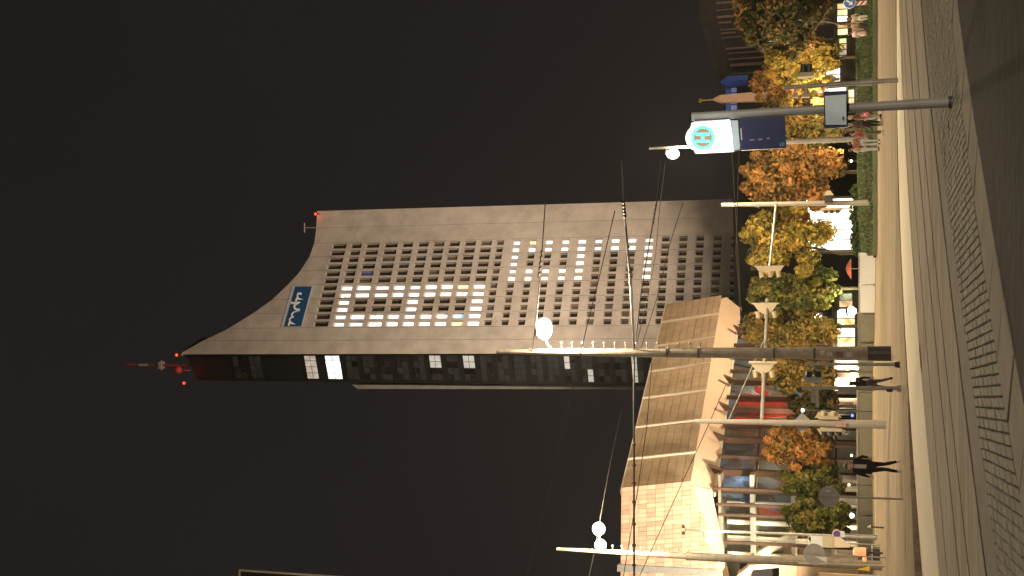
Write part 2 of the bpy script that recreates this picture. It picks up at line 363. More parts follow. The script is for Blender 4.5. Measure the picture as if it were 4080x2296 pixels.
# setts between the kerb and the stone strip
cob = struct(slab('cobbled_strip', kerb_in, lineE, 'joint_sand', -.022, -.155))
cells = []
x = -9.5
while x < 13:
    x1 = arc(lambda q: .5 * (kerb_in(q) + lineE(q)), x, .175)
    t0 = 0.0; W = lineE(x) - kerb_in(x); nrow = max(1, int(round(W / .50))); sh = random.uniform(-.3, .3)
    cuts = [0] + sorted(min(.97, max(.03, (i + 1 + sh * .6 + random.uniform(-.12, .12)) / nrow)) for i in range(nrow - 1)) + [1]
    for a, c in zip(cuts[:-1], cuts[1:]):
        if c - a < .03: continue
        cells.append((x, x1, a, c))
    x = x1
def sett(b, c):
    x0, x1, a, d = c; kx = .15
    def pt(x, t): 
        y0, y1 = kerb_in(x) + .015, lineE(x) - .005; sk = (t - .5) * (-.9)
        xx = x + sk * .35
        y0, y1 = kerb_in(xx) + .015, lineE(xx) - .005
        return (xx, y0 + (y1 - y0) * t)
    g_ = .007; ta, td = a + .006, d - .006; z = random.uniform(-.007, .006); j = lambda: random.uniform(-.005, .005); k = .02
    q = [pt(x0 + g_, ta), pt(x1 - g_, ta), pt(x1 - g_, td), pt(x0 + g_, td)]; q = [(p[0] + j(), p[1] + j()) for p in q]
    cx = sum(p[0] for p in q) / 4; cy = sum(p[1] for p in q) / 4
    lo = [(p[0], p[1], -.06) for p in q]; mi = [(p[0], p[1], z - .025) for p in q]; hi = [(p[0] + math.copysign(.010, cx - p[0]), p[1] + math.copysign(.016, cy - p[1]), z) for p in q]
    b.add(lo + mi + hi, [(i, (i + 1) % 4, 4 + (i + 1) % 4, 4 + i) for i in range(4)] + [(4 + i, 4 + (i + 1) % 4, 8 + (i + 1) % 4, 8 + i) for i in range(4)] + [(8, 9, 10, 11)])
vis = [c for c in cells if -7.2 < c[0] < 6]
vis.sort(key=lambda c: kerb_in(c[0]) + 2 * c[2])
part = set(vis[:290])
rest = MB()
for c in cells:
    if c in part:
        b = MB(); sett(b, c); b.build('sett', 'sett_stone', cob)
    else: sett(rest, c)
o = rest.build('sett_rows', 'sett_stone', cob); o['kind'] = 'stuff'

# lawn bank, soil edge, hedge ------------------------------------------------
def lw(y): # front edge of the lawn on the pavement
    return G(3493, y, .1)
ys = [-300 + 60 * i for i in range(23)]
bk = MB(); vs = []
for y in ys:
    p = lw(y); d = V((p.x, p.y, 0)).normalized(); q0 = V((p.x, p.y, .09)); q1 = q0 + d * .35 + V((0, 0, .22)); q2 = q0 + d * 5 + V((0, 0, .55)); q3 = q0 + d * 11 + V((0, 0, 1.10)); q4 = q0 + d * 16 + V((0, 0, 1.12))
    vs += [q0, q1, q2, q3, q4]
fs = [(5 * i + k, 5 * i + k + 1, 5 * i + k + 6, 5 * i + k + 5) for i in range(len(ys) - 1) for k in range(4)]
bk.add(vs, fs); lawn = struct(bk.build('lawn_bank', 'soil_green'))
gr = MB()
for i in range(14000):
    y = random.uniform(-60, 1015); p = lw(y); d = V((p.x, p.y, 0)).normalized(); t = random.uniform(.3, 11)
    z = .09 + (.22 * t / .35 if t < .35 else .22 + .33 * (t - .35) / 4.65 if t < 5 else .55 + .55 * (t - 5) / 6)
    q = V((p.x, p.y, z)) + d * t; h = random.uniform(.06, .16); a = random.uniform(0, 6.3); e = V((math.cos(a), math.sin(a), 0)) * .03
    tip = q + V((random.uniform(-.05, .05), random.uniform(-.05, .05), h)); gr.add([q - e, q + e, tip], [(0, 1, 2)])
tag(gr.build('grass', 'grass'), 'short green lawn grass on the low bank behind the pavement', 'grass', kind='stuff')
def leaf_cloud(b, n, cen, rad, size, shell=.55, lump=None):
    for i in range(n):
        if lump:
            c, r = random.choice(lump)
        else: c, r = cen, rad
        while True:
            d = V((random.uniform(-1, 1), random.uniform(-1, 1), random.uniform(-1, 1)))
            if .05 < d.length <= 1: break
        d = d.normalized() * (shell + (1 - shell) * random.random())
        p = V((c[0] + d.x * r[0], c[1] + d.y * r[1], c[2] + d.z * r[2])); s_ = size * random.uniform(.45, 1.4)
        nrm_ = (d + V((random.uniform(-.8, .8), random.uniform(-.8, .8), random.uniform(-.6, .9)))).normalized()
        u = nrm_.orthogonal().normalized(); u = Matrix.Rotation(random.uniform(0, 6.28), 3, nrm_) @ u; w_ = nrm_.cross(u)
        b.add([p - u * s_ * .5, p - w_ * s_ * .33 + nrm_ * s_ * .1, p + u * s_ * .6, p + w_ * s_ * .33 + nrm_ * s_ * .1], [(0, 1, 2, 3)])
def bush(name, y0, y1, Y, ztop, zbot, dep, n, m, label, size=.22, cat='hedge'):
    a = P(3400, y1, Y); c = P(3400, y0, Y); b = MB(); lumps = []; L = c.x - a.x; k = max(3, int(L / .7))
    for i in range(k):
        for j in range(2): lumps.append(((a.x + L * (i + .5) / k + random.uniform(-.2, .2), Y + random.uniform(-dep, dep) * .5, zbot + (ztop - zbot) * random.uniform(.35, .62)), (L / k * .9, dep * .6, (ztop - zbot) * random.uniform(.42, .55))))
    t = thing(name, ((a.x + c.x) / 2, Y, zbot), label, cat)
    leaf_cloud(b, n, None, None, size, .5, lumps); b.build('foliage', m, t)
    tb = MB()
    for i in range(k): tb.cyl((a.x + L * (i + .5) / k, Y, zbot - .3), (a.x + L * (i + .5) / k, Y, (zbot + ztop) / 2), .05, .02, 6)
    tb.build('stem', 'bark', t); return t
bush('hedge', 745, 1012, 88.5, 1.75, .55, 1.1, 5200, 'leaf_hedge', 'long clipped dark green hedge in front of the bright glass pavilion')
bush('low_shrub', 755, 790, 80.5, .75, .15, .5, 420, 'leaf_dark', 'small brown shrub at the foot of the white signal mast', .14, 'shrub')
bush('low_shrub', 30, 130, 79, 1.1, .25, .8, 1500, 'leaf_hedge', 'dark shrub on the lawn behind the walking couple', .16, 'shrub')
bush('low_shrub', 150, 285, 80, 1.25, .25, .9, 1900, 'leaf_hedge', 'broad dark shrub on the lawn left of the walking couple', .16, 'shrub')
e = MB(); 
for i in range(14):
    y = 760 + i * 19; p = lw(y); p2 = lw(y + 19); e.obox((p.x, p.y + .3, .12), p2 - p, (0, .35, .05), (0, 0, .14))
struct(e.build('soil_bed', 'earth'))

# ================================================================== TOWER
DF = V((16.75, 9.29, 0)).normalized(); NF = V((DF.y, -DF.x, 0)); A0 = V((-7.05, 220, 0)); SP = 19.15 / 11
s_left = -.368 * 19.15; s_right = 1.49 * 19.15; sc = .5 * (s_left + s_right)
def fp(s, z, k=0.0):
    s2 = sc + (s - sc) * (1 + .0004 * (z - 75)); q = A0 + DF * s2 + NF * k; return V((q.x, q.y, z))
def f_from(x, y):       # photo point -> (s, z) on the facade plane
    r = ray(x, y); s = (r[0] * A0.y - A0.x) / (DF.x - r[0] * DF.y); Y = A0.y + s * DF.y; z = H + r[1] * Y
    return sc + (s - sc) / (1 + .0004 * (z - 75)), z
tw = thing('office_tower', (A0.x, A0.y, 0), 'tall floodlit concrete tower with swept roofline and lit windows forming 89', 'tower')
rows = [(1322, 1379), (1397, 1440), (1457, 1511), (1530, 1584), (1601, 1645), (1664, 1707), (1725, 1770), (1787, 1832), (1850, 1895), (1913, 1959), (1977, 2007), (2043, 2072), (2107, 2136), (2172, 2202), (2237, 2267), (2302, 2334), (2369, 2399), (2435, 2467), (2502, 2534), (2569, 2602), (2636, 2668), (2706, 2739), (2773, 2805), (2842, 2876), (2913, 2940)]
yc0 = lambda v: 983.6 + (v - 1324) * (952 - 983.6) / (2860 - 1324)
RZ = [(f_from(b_, yc0(b_))[1], f_from(a_, yc0(a_))[1]) for a_, b_ in rows]     # (zbot, ztop)
colS = [SP * (11 - c) for c in range(12)]            # c = 0 is the right-hand column, 11 the left
hw = SP * .345
prof = [(450 + .5655 * a_, 780 + .5655 * b_) for a_, b_ in [(480, 1109), (640, 1020), (800, 945), (1000, 820), (1120, 735), (1240, 620), (1310, 545), (1385, 430), (1420, 330), (1432, 230), (1440, 100)]]
pr = sorted(f_from(*q) for q in prof); ps = np.array([q[0] for q in pr]); pz = np.array([q[1] for q in pr])
topz = lambda s: float(np.interp(s, ps, pz))
gapj = .034
edges = [s_left, s_left + (colS[11] - SP / 2 - s_left) * .52, colS[11] - SP / 2] + [colS[11 - 2 * j] + SP * 1.5 for j in range(6)]
edges += [edges[-1] + (s_right - edges[-1]) * .47, s_right]
THK = .9
def panel_poly(b, s0, s1, z0, topf, k=0.0):
    ss = [s0 + (s1 - s0) * i / 6 for i in range(7)]
    b.add([fp(s0, z0, k), fp(s1, z0, k)] + [fp(q, topf(q), k) for q in reversed(ss)], [tuple(range(9))])
for j in range(len(edges) - 1):
    s0, s1 = edges[j] + gapj, edges[j + 1] - gapj; b = MB()
    cols = [c for c in range(12) if s0 < colS[c] < s1]
    if not cols:
        panel_poly(b, s0, s1, 0, topz)
    else:
        zc = 0.0
        for zb, zt in reversed(RZ):
            b.quad(fp(s0, zc), fp(s1, zc), fp(s1, zb), fp(s0, zb)); cuts = [s0]
            for c in sorted(cols, key=lambda c: colS[c]): cuts += [colS[c] - hw, colS[c] + hw]
            cuts.append(s1)
            for i in range(0, len(cuts), 2): b.quad(fp(cuts[i], zb), fp(cuts[i + 1], zb), fp(cuts[i + 1], zt), fp(cuts[i], zt))
            for c in cols:
                a_, d_ = colS[c] - hw, colS[c] + hw; Kd = -.75
                b.quad(fp(a_, zb), fp(d_, zb), fp(d_, zb, Kd), fp(a_, zb, Kd)); b.quad(fp(a_, zt), fp(a_, zt, Kd), fp(d_, zt, Kd), fp(d_, zt))
                b.quad(fp(a_, zb), fp(a_, zb, Kd), fp(a_, zt, Kd), fp(a_, zt)); b.quad(fp(d_, zb), fp(d_, zt), fp(d_, zt, Kd), fp(d_, zb, Kd))
            zc = zt
        panel_poly(b, s0, s1, zc, topz)
    # side returns
    for q in (s0, s1): b.quad(fp(q, 0), fp(q, 0, -.12), fp(q, topz(q), -.12), fp(q, topz(q)))
    # top edge thickness
    ss = [s0 + (s1 - s0) * i / 6 for i in range(7)]
    for u_, v_ in zip(ss[:-1], ss[1:]): b.quad(fp(u_, topz(u_)), fp(v_, topz(v_)), fp(v_, topz(v_), -THK), fp(u_, topz(u_), -THK))
    b.build('facade_panel', 'tower_concrete', tw)
# windows
lit = {}
for r in range(2, 11):
    for c in (6, 7, 10, 11): lit[(r, c)] = 'window_lit'
for r in (2, 6, 10):
    for c in (8, 9): lit[(r, c)] = 'window_lit'
for r in range(12, 21):
    for c in (0, 1): lit[(r, c)] = 'window_lit'
for r in (12, 16, 20):
    for c in (2, 3): lit[(r, c)] = 'window_lit'
for r in range(12, 17):
    for c in (4, 5): lit[(r, c)] = 'window_lit'
lit[(20, 4)] = lit[(20, 5)] = 'window_lit'
for q in ((2, 7), (4, 10), (7, 10), (8, 10), (8, 7), (9, 7), (9, 11), (5, 10), (4, 11), (14, 0), (16, 0)): lit[q] = 'window_lit_busy'
for q in ((9, 6), (13, 0), (9, 11)): lit[q] = 'window_lit_yellow'
lit[(9, 10)] = 'window_lit_blue'; lit[(3, 4)] = 'window_faint_blue'
for r in range(1, 26):
    zb, zt = RZ[r - 1]
    for c in range(12):
        m = lit.get((r, c)) or ('window_dim' if random.random() < .16 + (.25 if (10 <= r <= 20 and c > 5) or (9 <= r <= 11) else 0) else 'window_dark')
        a_, d_ = colS[c] - hw, colS[c] + hw; b = MB(); Kd = -.70; b.quad(fp(a_, zb, Kd), fp(d_, zb, Kd), fp(d_, zt, Kd), fp(a_, zt, Kd)); b.cur = 1
        t = .07
        for (p0, p1, q0, q1) in ((a_, a_ + t, zb, zt), (d_ - t, d_, zb, zt), (a_ + t, d_ - t, zb, zb + t * 1.4), (a_ + t, d_ - t, zt - t, zt)):
            o_ = fp(p0, q0, Kd + .02); b.obox(o_, fp(p1, q0, Kd + .02) - o_, NF * .10, V((0, 0, q1 - q0)))
        b.build('window', [m, 'window_frame'], tw)
# core behind facade (dark), closed volume
b = MB(); ss = np.linspace(s_left + .05, s_right - .05, 40)
front = [fp(s, 0, -.8) for s in ss]; 
vs = [fp(s, 0, -.82) for s in ss] + [fp(s, topz(s) - .2, -.82) for s in ss] + [fp(s, topz(s) - 3.2, -1.6) for s in ss] + [fp(s, 0, -1.6) for s in ss]; n = len(ss)
fs = []
for i in range(n - 1): fs += [(i, i + 1, n + i + 1, n + i), (n + i, n + i + 1, 2 * n + i + 1, 2 * n + i), (2 * n + i, 2 * n + i + 1, 3 * n + i + 1, 3 * n + i)]
fs += [(0, n, 2 * n, 3 * n), (n - 1, 4 * n - 1, 3 * n - 1, 2 * n - 1)]
b.add(vs, fs); b.build('tower_core', 'tower_dark', tw)
# narrow glazed end on the left
E0 = fp(s_left, 0, -.3); E1 = P(2000, 1532, 219.4); E1.z = 0; ED = (E1 - E0); EL = ED.length; ED.normalize(); EN = V((ED.y, -ED.x, 0))
if EN.y > 0: EN = -EN
zt_end = P(724, 1412, 216.6).z
def ep(s, z, k=0.0): q = E0 + ED * (s - .00035 * (z - 60)) + EN * k; return V((q.x, q.y, z))
b = MB(); b.add([ep(0, 0, -.05), ep(EL, 0, -.05), ep(EL, zt_end - 2.2, -.05), ep(0, zt_end, -.05), ep(0, 0, -8), ep(EL, 0, -8), ep(EL, zt_end - 2.2, -8), ep(0, zt_end, -8)],
            [(0, 1, 2, 3), (3, 2, 6, 7), (1, 5, 6, 2), (5, 4, 7, 6), (4, 0, 3, 7)]); b.build('end_wall', 'tower_dark', tw)
ends = [(800, None), (860, None), (918, 'window_faint'), (985, 'window_faint'), (1207, 'window_beige'), (1290, 'window_lit')] + [(1370 + 67.2 * i, 'window_faint') for i in range(21)]
def epz(v): 
    r = ray(v, 1420); return H + r[1] * 217.0
for i, (v, m) in enumerate(ends):
    if m is None: continue
    z1 = epz(v); z0 = epz(v + (58 if v == 1290 else 46)); b = MB(); s0, s1 = .75, EL - .75
    fr = thing('w', (0, 0, 0), None, None) if False else None
    for k in range(4):
        for q in range(2):
            pass
    o_ = ep(s0 - .1, z0 - .1, .0); b.obox(o_, ep(s1 + .1, z0 - .1, .0) - o_, EN * .05, V((0, 0, z1 - z0 + .2))); win = b.build('end_window', 'tower_dark', tw)
    for k in range(4):
        for q in range(2):
            mm = m
            if m == 'window_faint':
                idx = round((v - 1370) / 67.2)
                if idx == 5 and k < 2: mm = 'window_grey'
                elif idx == 7 and k < 2: mm = 'window_grey'
                elif idx == 13 and k < 2 and q == 1: mm = 'window_grey'
                elif idx == 14 and k >= 2 and q == 0: mm = 'window_grey'
                elif idx == 17 and q == 1: mm = 'window_grey'
                elif random.random() < .35: mm = 'window_dark'
            w_ = (s1 - s0) / 4; h_ = (z1 - z0) / 2; a_ = s0 + k * w_ + .06; z_ = z0 + q * h_ + .06
            pb = MB(); pb.obox(ep(a_, z_, .05), ep(a_ + w_ - .12, z_, .05) - ep(a_, z_, .05), EN * .03, V((0, 0, h_ - .12))); pb.build('pane', mm, win)
# rear wing whose pale edge shows left of the glazed end
b = MB(); q0, q1 = P(1405, 1533, 222), P(1403, 1552, 222); q2, q3 = P(2640, 1533, 222), P(2640, 1551, 222); q1 = P(1400, 1548, 222)
b.prism([q2, q3, P(1425, 1550, 222), P(1402, 1534, 222)], (0, 6, 0)); b.build('rear_wing_edge', 'tower_concrete', tw)
# roof lamps, antenna
for (x, y) in ((704, 1415), (733, 1527), (1257, 853)):
    c = P(x, y, 217 if y > 1000 else 233); b = MB(); b.sph(c, .27, 10, 6); b.cur = 1; b.cyl(c - V((0, 0, 1.0)), c - V((0, 0, .3)), .12); b.build('obstruction_light', ['red_lamp', 'dark_metal'], tw)
    light('POINT', c + V((0, -1.5, .2)), 90, (1, .06, .02), size=.3)
b = MB(); B = P(716, 1457, 220); T = P(505, 1453, 220); ax = T - B
b.cyl(B - V((0, 0, 2)), B + ax * .45, .26, .2, 8); b.cyl(B + ax * .45, B + ax * .85, .17, .12, 8); b.cyl(B + ax * .85, T, .22, .22, 8)
ant = b.build('antenna', 'red_metal', tw)
b = MB(); c = B + ax * .34; b.box(c, (1.6, 1.6, .7)); b.cyl(c + V((-1.1, 0, 0)), c + V((1.1, 0, 0)), .18); b.build('antenna_platform', 'grey_metal', ant)
b = MB(); b.box(B + ax * .68, (.5, .5, 2.2)); b.build('antenna_panel', 'white_paint', ant)
b = MB(); c = P(711, 1476, 219); b.sph(c, .85, 12, 8); b.cyl(c - V((0, 0, 3)), c, .15); b.build('radome', 'red_metal', tw, smooth=True)
b = MB(); c0 = P(1262, 908, 232); c1 = P(1213, 908, 232); b.cyl(c0, c1, .12, .1, 6); b.cyl(c1 + V((-1.1, 0, 0)), c1 + V((1.1, 0, 0)), .14); b.build('weather_mast', 'grey_metal', tw)
# broadcaster sign
zs = .1379
def sp(a, b_, k): s, z = f_from(1100 + a * zs, 1120 + b_ * zs); return fp(s, z, k)
sg = thing('facade_sign', fp(*f_from(1190, 1220), .1), 'blue sign with white script letters mdr near the top of the tower', 'sign')
b = MB(); b.prism([sp(*q, .06) for q in ((478, 178), (1085, 172), (750, 1318), (150, 1318))], NF * .12); b.build('sign_border', 'sign_border', sg)
b = MB(); b.prism([sp(*q, .19) for q in ((568, 178), (1045, 172), (735, 1318), (250, 1318))], NF * .08); b.build('sign_board', 'sign_blue', sg)
def stroke(b, pts, k0=.28, k1=.10):
    L, Rr = [], []
    P2 = [np.array(p[:2], float) for p in pts]
    for i, p in enumerate(pts):
        a_ = P2[max(0, i - 1)]; c_ = P2[min(len(pts) - 1, i + 1)]; d = c_ - a_; d /= np.linalg.norm(d) + 1e-9; nn = np.array([-d[1], d[0]])
        L.append(P2[i] + nn * p[2] / 2); Rr.append(P2[i] - nn * p[2] / 2)
    for i in range(len(pts) - 1): b.prism([sp(*L[i], k0), sp(*L[i + 1], k0), sp(*Rr[i + 1], k0), sp(*Rr[i], k0)], NF * k1)
b = MB(); stroke(b, [(375, 1315, 42), (400, 1235, 52), (425, 1180, 40), (405, 1135, 34), (440, 1085, 34), (500, 1060, 44), (545, 1078, 6)]); stroke(b, [(420, 1215, 90), (500, 1250, 45), (585, 1275, 4)], .282)
stroke(b, [(500, 1062, 55), (475, 1020, 46), (475, 975, 46), (515, 930, 34), (570, 905, 26), (632, 905, 18)], .284); b.build('letter_m', 'sign_white', sg)
b = MB(); stroke(b, [(700, 855, 70), (640, 855, 72), (580, 830, 66), (545, 785, 60), (550, 735, 52), (585, 690, 56), (640, 655, 70), (716, 628, 8)]); stroke(b, [(440, 657, 62), (520, 655, 58), (600, 650, 50), (660, 640, 30)], .282); b.build('letter_d', 'sign_white', sg)
b = MB(); stroke(b, [(585, 610, 40), (610, 545, 52), (640, 490, 44), (632, 430, 40), (655, 385, 44), (700, 365, 42)]); stroke(b, [(625, 520, 90), (700, 540, 45), (795, 553, 4)], .282)
b.prism([sp(722 + 36 * math.cos(t), 388 + 38 * math.sin(t), .284) for t in np.linspace(0, 6.28, 13)[:-1]], NF * .1); b.build('letter_r', 'sign_white', sg)

# ================================================================== CONCERT HALL
DH = V((.5208, .85368, 0)); NH = V((.85368, -.5208, 0)); CH = V((-23.07, 125, 0)); LH = 39.55
def hp(s, k, z): q = CH + DH * s + NH * k; return V((q.x, q.y, z))
hall = thing('concert_hall', (-15, 140, 0), 'floodlit stone concert hall with overhanging tiled walls and glazed foyer', 'concert hall')
ZT, ZB, KB, ZS, KS = 26.87, 19.05, 1.35, 16.75, -.9
b = MB(); b.add([hp(.05, 0 - .15, ZT - .05), hp(LH, -.15, ZT - .05), hp(LH, KB - .15, ZB), hp(.05, KB - .15, ZB), hp(.05, -14, ZT - .05), hp(LH, -14, ZT - .05), hp(LH, -14, ZB), hp(.05, -14, ZB)], [(0, 1, 2, 3), (0, 4, 5, 1), (1, 5, 6, 2), (0, 3, 7, 4), (4, 7, 6, 5)])
b.build('side_wall', 'hall_joint', hall)
# facing stones of the side wall (joined, too many to lift singly)
tl = MB(); nb = 8; bays = [0, 5.55, 11.5, 17.3, 23.0, 28.8, 34.6, LH]
for bi in range(7):
    for r in range(nb):
        t0, t1 = r / nb, (r + 1) / nb; s = bays[bi] + .12
        while s < bays[bi + 1] - .2:
            e_ = min(bays[bi + 1] - .12, s + random.uniform(.55, 1.1)); pr_ = random.uniform(0, .035)
            f = lambda s_, t: hp(s_, KB * t, ZT + (ZB - ZT) * t)
            q = [f(s + .02, t0 + .004), f(e_ - .02, t0 + .004), f(e_ - .02, t1 - .004), f(s + .02, t1 - .004)]; off = NH * (-.1); tl.prism([x_ + off for x_ in q], NH * (.1 + pr_)); s = e_
o = tl.build('facing_stone', 'hall_panel', hall); o['kind'] = 'stuff'
for bs in bays[1:7]:
    b = MB(); b.prism([hp(bs - .09, -.05, ZT + .1), hp(bs + .09, -.05, ZT + .1), hp(bs + .09, KB - .05, ZB - .05), hp(bs - .09, KB - .05, ZB - .05)], NH * .32); b.build('rib', 'hall_rib', hall)
b = MB(); b.obox(hp(0, -.5, ZT), DH * LH, NH * .55, V((0, 0, .14))); b.build('coping', 'hall_rib', hall)
# soffit of the side
def hs(x, y, k): # along-wall distance of a photo point on the plane k
    bx, by = CH.x + k * NH.x, CH.y + k * NH.y; r = ray(x, y); s = (r[0] * by - bx) / (DH.x - r[0] * DH.y); return s, H + r[1] * (by + s * DH.y)
sE, zE = hs(2943, 1242, KS); sM, zM = hs(2900, 1500, KS)
b = MB(); b.add([hp(-.2, KB, ZB - .02), hp(LH - 1, KB, ZB - .02), hp(LH + .2, KB - .5, ZB - .6), hp(sE + 1, KS, ZS), hp(1.2, KS, ZS)], [(0, 1, 2, 3, 4)]); b.build('soffit', 'hall_soffit', hall)
b = MB(); b.obox(hp(1, KS - .15, ZS - .25), DH * (sE), NH * .2, V((0, 0, .25))); b.build('soffit_edge', 'hall_rib', hall)
# fins (with pointed heads) down the glazing
for (x, y) in ((2914, 1300), (2893, 1400), (2878, 1499), (2861, 1608), (2839, 1727), (2820, 1855)):
    s, z = hs(x + 40, y + 10, .1)
    b = MB(); b.prism([hp(s - .5, .9, z + 1.0), hp(s - .1, -.2, z - .6), hp(s - .1, -.7, z + .4)], DH * .35)
    b.prism([hp(s - .1, -.9, z - .1), hp(s - .1, -.05, z - .5), hp(s - .1, -.25, 0), hp(s - .1, -.9, 0)], DH * .34); b.build('fin', 'fin_brown', hall)
    s2 = s - 3.0
    b = MB(); b.prism([hp(s2, -.9, ZS), hp(s2, -.35, ZS), hp(s2, -.45, 0), hp(s2, -.9, 0)], DH * .22); b.build('mullion', 'fin_brown', hall)
for z in (12.2, 7.6, 3.6):
    b = MB(); b.obox(hp(1.5, KS - .02, z), DH * (sE - 1.5), NH * .14, V((0, 0, .28))); b.build('transom', 'fin_brown', hall)
bs = [1.5 + (sE - 1.5) * i / 12 for i in range(13)]; zz = [0.1, 3.6, 7.6, 12.2, ZS]
for i in range(12):
    for j in range(4):
        b = MB(); b.obox(hp(bs[i] + .05, KS - .1, zz[j] + .3), DH * (bs[i + 1] - bs[i] - .1), NH * .04, V((0, 0, zz[j + 1] - zz[j] - .32))); b.build('glass_pane', 'pane_glass', hall)
# foyer inside: abstract colour patches on the inner wall
m = bpy.data.materials.new('foyer_wall'); m.use_nodes = True; n = m.node_tree.nodes; l = m.node_tree.links
g_ = n.new('ShaderNodeNewGeometry'); vz = n.new('ShaderNodeTexVoronoi'); vz.inputs['Scale'].default_value = .34; t = n.new('ShaderNodeTexNoise'); t.inputs['Scale'].default_value = .8
vm = n.new('ShaderNodeVectorMath'); vm.operation = 'MULTIPLY_ADD'; l.new(t.outputs['Color'], vm.inputs[0]); vm.inputs[1].default_value = (3, 3, 3); l.new(g_.outputs['Position'], t.inputs['Vector']); l.new(g_.outputs['Position'], vm.inputs[2]); l.new(vm.outputs[0], vz.inputs['Vector'])
r = n.new('ShaderNodeValToRGB'); sep = n.new('ShaderNodeSeparateColor'); l.new(vz.outputs['Color'], sep.inputs[0]); l.new(sep.outputs[0], r.inputs['Fac'])
e_ = r.color_ramp.elements; e_[0].color = (.05, .055, .06, 1); e_[1].color = (.16, .20, .26, 1); r.color_ramp.interpolation = 'EASE'
for p_, c_ in ((.2, (.10, .10, .09)), (.4, (.15, .085, .05)), (.55, (.07, .08, .12)), (.7, (.14, .13, .11)), (.85, (.10, .15, .24))): x_ = e_.new(p_); x_.color = c_ + (1,)
l.new(r.outputs['Color'], n['Principled BSDF'].inputs['Base Color']); n['Principled BSDF'].inputs['Roughness'].default_value = .9; MT['foyer_wall'] = m
b = MB(); b.add([hp(2, -1.6, ZS), hp(LH - 3, -1.6, ZS), hp(LH - 3, -5.5, 4.2), hp(2, -5.5, 4.2)], [(0, 1, 2, 3)]); b.build('foyer_inner_wall', 'foyer_wall', hall)
b = MB(); b.obox(hp(0, -6, 4.0), DH * LH, NH * 4.9, V((0, 0, .2))); b.build('foyer_gallery', 'interior_wall', hall)
b = MB(); b.obox(hp(0, -9, 0), DH * LH, NH * .3, V((0, 0, 4.0))); b.build('foyer_back_wall', 'interior_wall', hall)
mat('foyer_red', (.55, .05, .03), .7, .25, .9)
pts = [(2945, 1640), (2938, 1590), (2975, 1572), (3060, 1580), (3130, 1588), (3165, 1620), (3155, 1662), (3060, 1668), (2985, 1662)]
b = MB(); b.prism([hp(hs(a_, c_, -1.15)[0], -1.15, hs(a_, c_, -1.15)[1]) for a_, c_ in pts], NH * .12); b.build('foyer_red_panel', 'foyer_red', hall)
pts = [(3012, 1540), (3005, 1555), (3030, 1575), (3065, 1580), (3060, 1560), (3040, 1545)]
b = MB(); b.prism([hp(hs(a_, c_, -1.15)[0], -1.15, hs(a_, c_, -1.15)[1]) for a_, c_ in pts], NH * .12); b.build('foyer_red_panel', 'foyer_red', hall)
pts = [(2925, 1668), (2945, 1660), (3010, 1672), (3000, 1690), (2930, 1685)]
b = MB(); b.prism([hp(hs(a_, c_, -1.15)[0], -1.15, hs(a_, c_, -1.15)[1]) for a_, c_ in pts], NH * .12); b.build('foyer_red_panel', 'foyer_red', hall)
for s_, z_, pw, cl in ((5, 14, 130, (.75, .85, 1)), (13, 10.2, 520, (1, .6, .45)), (21, 13, 350, (1, .8, .6)), (30, 13, 300, (1, .85, .7)), (7, 9.5, 420, (1, .6, .25)), (3, 3, 500, WARM), (14, 2.6, 300, WARM), (25, 2.6, 300, WARM)):
    light('POINT', hp(s_ + .9, -.15 if s_ == 13 else -1.35 if z_ > 9 else -2.5, z_ - (0 if z_ < 9 else 0)), pw * 1.3, cl, size=.4)  # the point before the glass is added to brighten the red panel
# front (left) face: individual tiles
YF = lambda x: 125 + (x + 23.07) * .104
def botz(x): # lower edge of the front face, falling to the left
    return 19.05 + (x + 21.8) * .327
XL = -36.5
b = MB(); b.add([(-23.07, 125.1, ZT), (XL, YF(XL) + .1, ZT + .1), (XL, YF(XL) - .6, botz(XL)), (-21.85, 124.3, 19.05)], [(0, 1, 2, 3)])
b.add([(-23.07, 125.1, ZT), (XL, YF(XL) + .1, ZT + .1), (XL, 140, ZT), (-15, 139, ZT)], [(0, 1, 2, 3)]); b.build('front_wall', 'hall_joint', hall)
tw_, th_ = .50, .985; nt = 0; ft = MB()
x = -22.6; ci = 0
while x > -33.0:
    z = ZT - .06; ri = 0
    xa = x - .015; xb = x - tw_ + .015
    while z > botz(x) + .15:
        z0 = max(z - th_ + .03, botz(.5 * (xa + xb)) + .02)
        tt = (ZT - .5 * (z + z0)) / 8.0; sh = tt * 1.05
        f = lambda xx, zz_: V((xx + 1.15 * (ZT - zz_) / 7.8, YF(xx) - .70 * (ZT - zz_) / 7.8 - .10, zz_))
        pr_ = random.uniform(.03, .07); bb = MB(); bb.prism([f(xa, z), f(xb, z), f(xb, z0), f(xa, z0)], (0, -pr_, 0))
        if nt < 298: bb.build('tile', 'hall_tile', hall); nt += 1
        else: ft.prism([f(xa, z), f(xb, z), f(xb, z0), f(xa, z0)], (0, -pr_, 0))
        z -= th_; ri += 1
    x -= tw_
if ft.v: o = ft.build('tile_field', 'hall_tile', hall); o['kind'] = 'stuff'
b = MB()
for u in (0,): b.prism([P(2458, 2278, 123.5), P(2460, 2251, 123.5), P(2855, 2271, 122.6), P(2858, 2290, 122.6)], (0, .9, 0))
b.build('pilaster', 'grey_metal', hall)
b = MB(); b.prism([V((-33.2, YF(-33.2) - .1, ZT)), V((-40, YF(-40) - .1, ZT)), V((-40, YF(-40) - .8, 13)), V((-32, YF(-32) - .8, 15.8))], (0, .4, 0)); b.build('front_wall', 'hall_tile', hall)
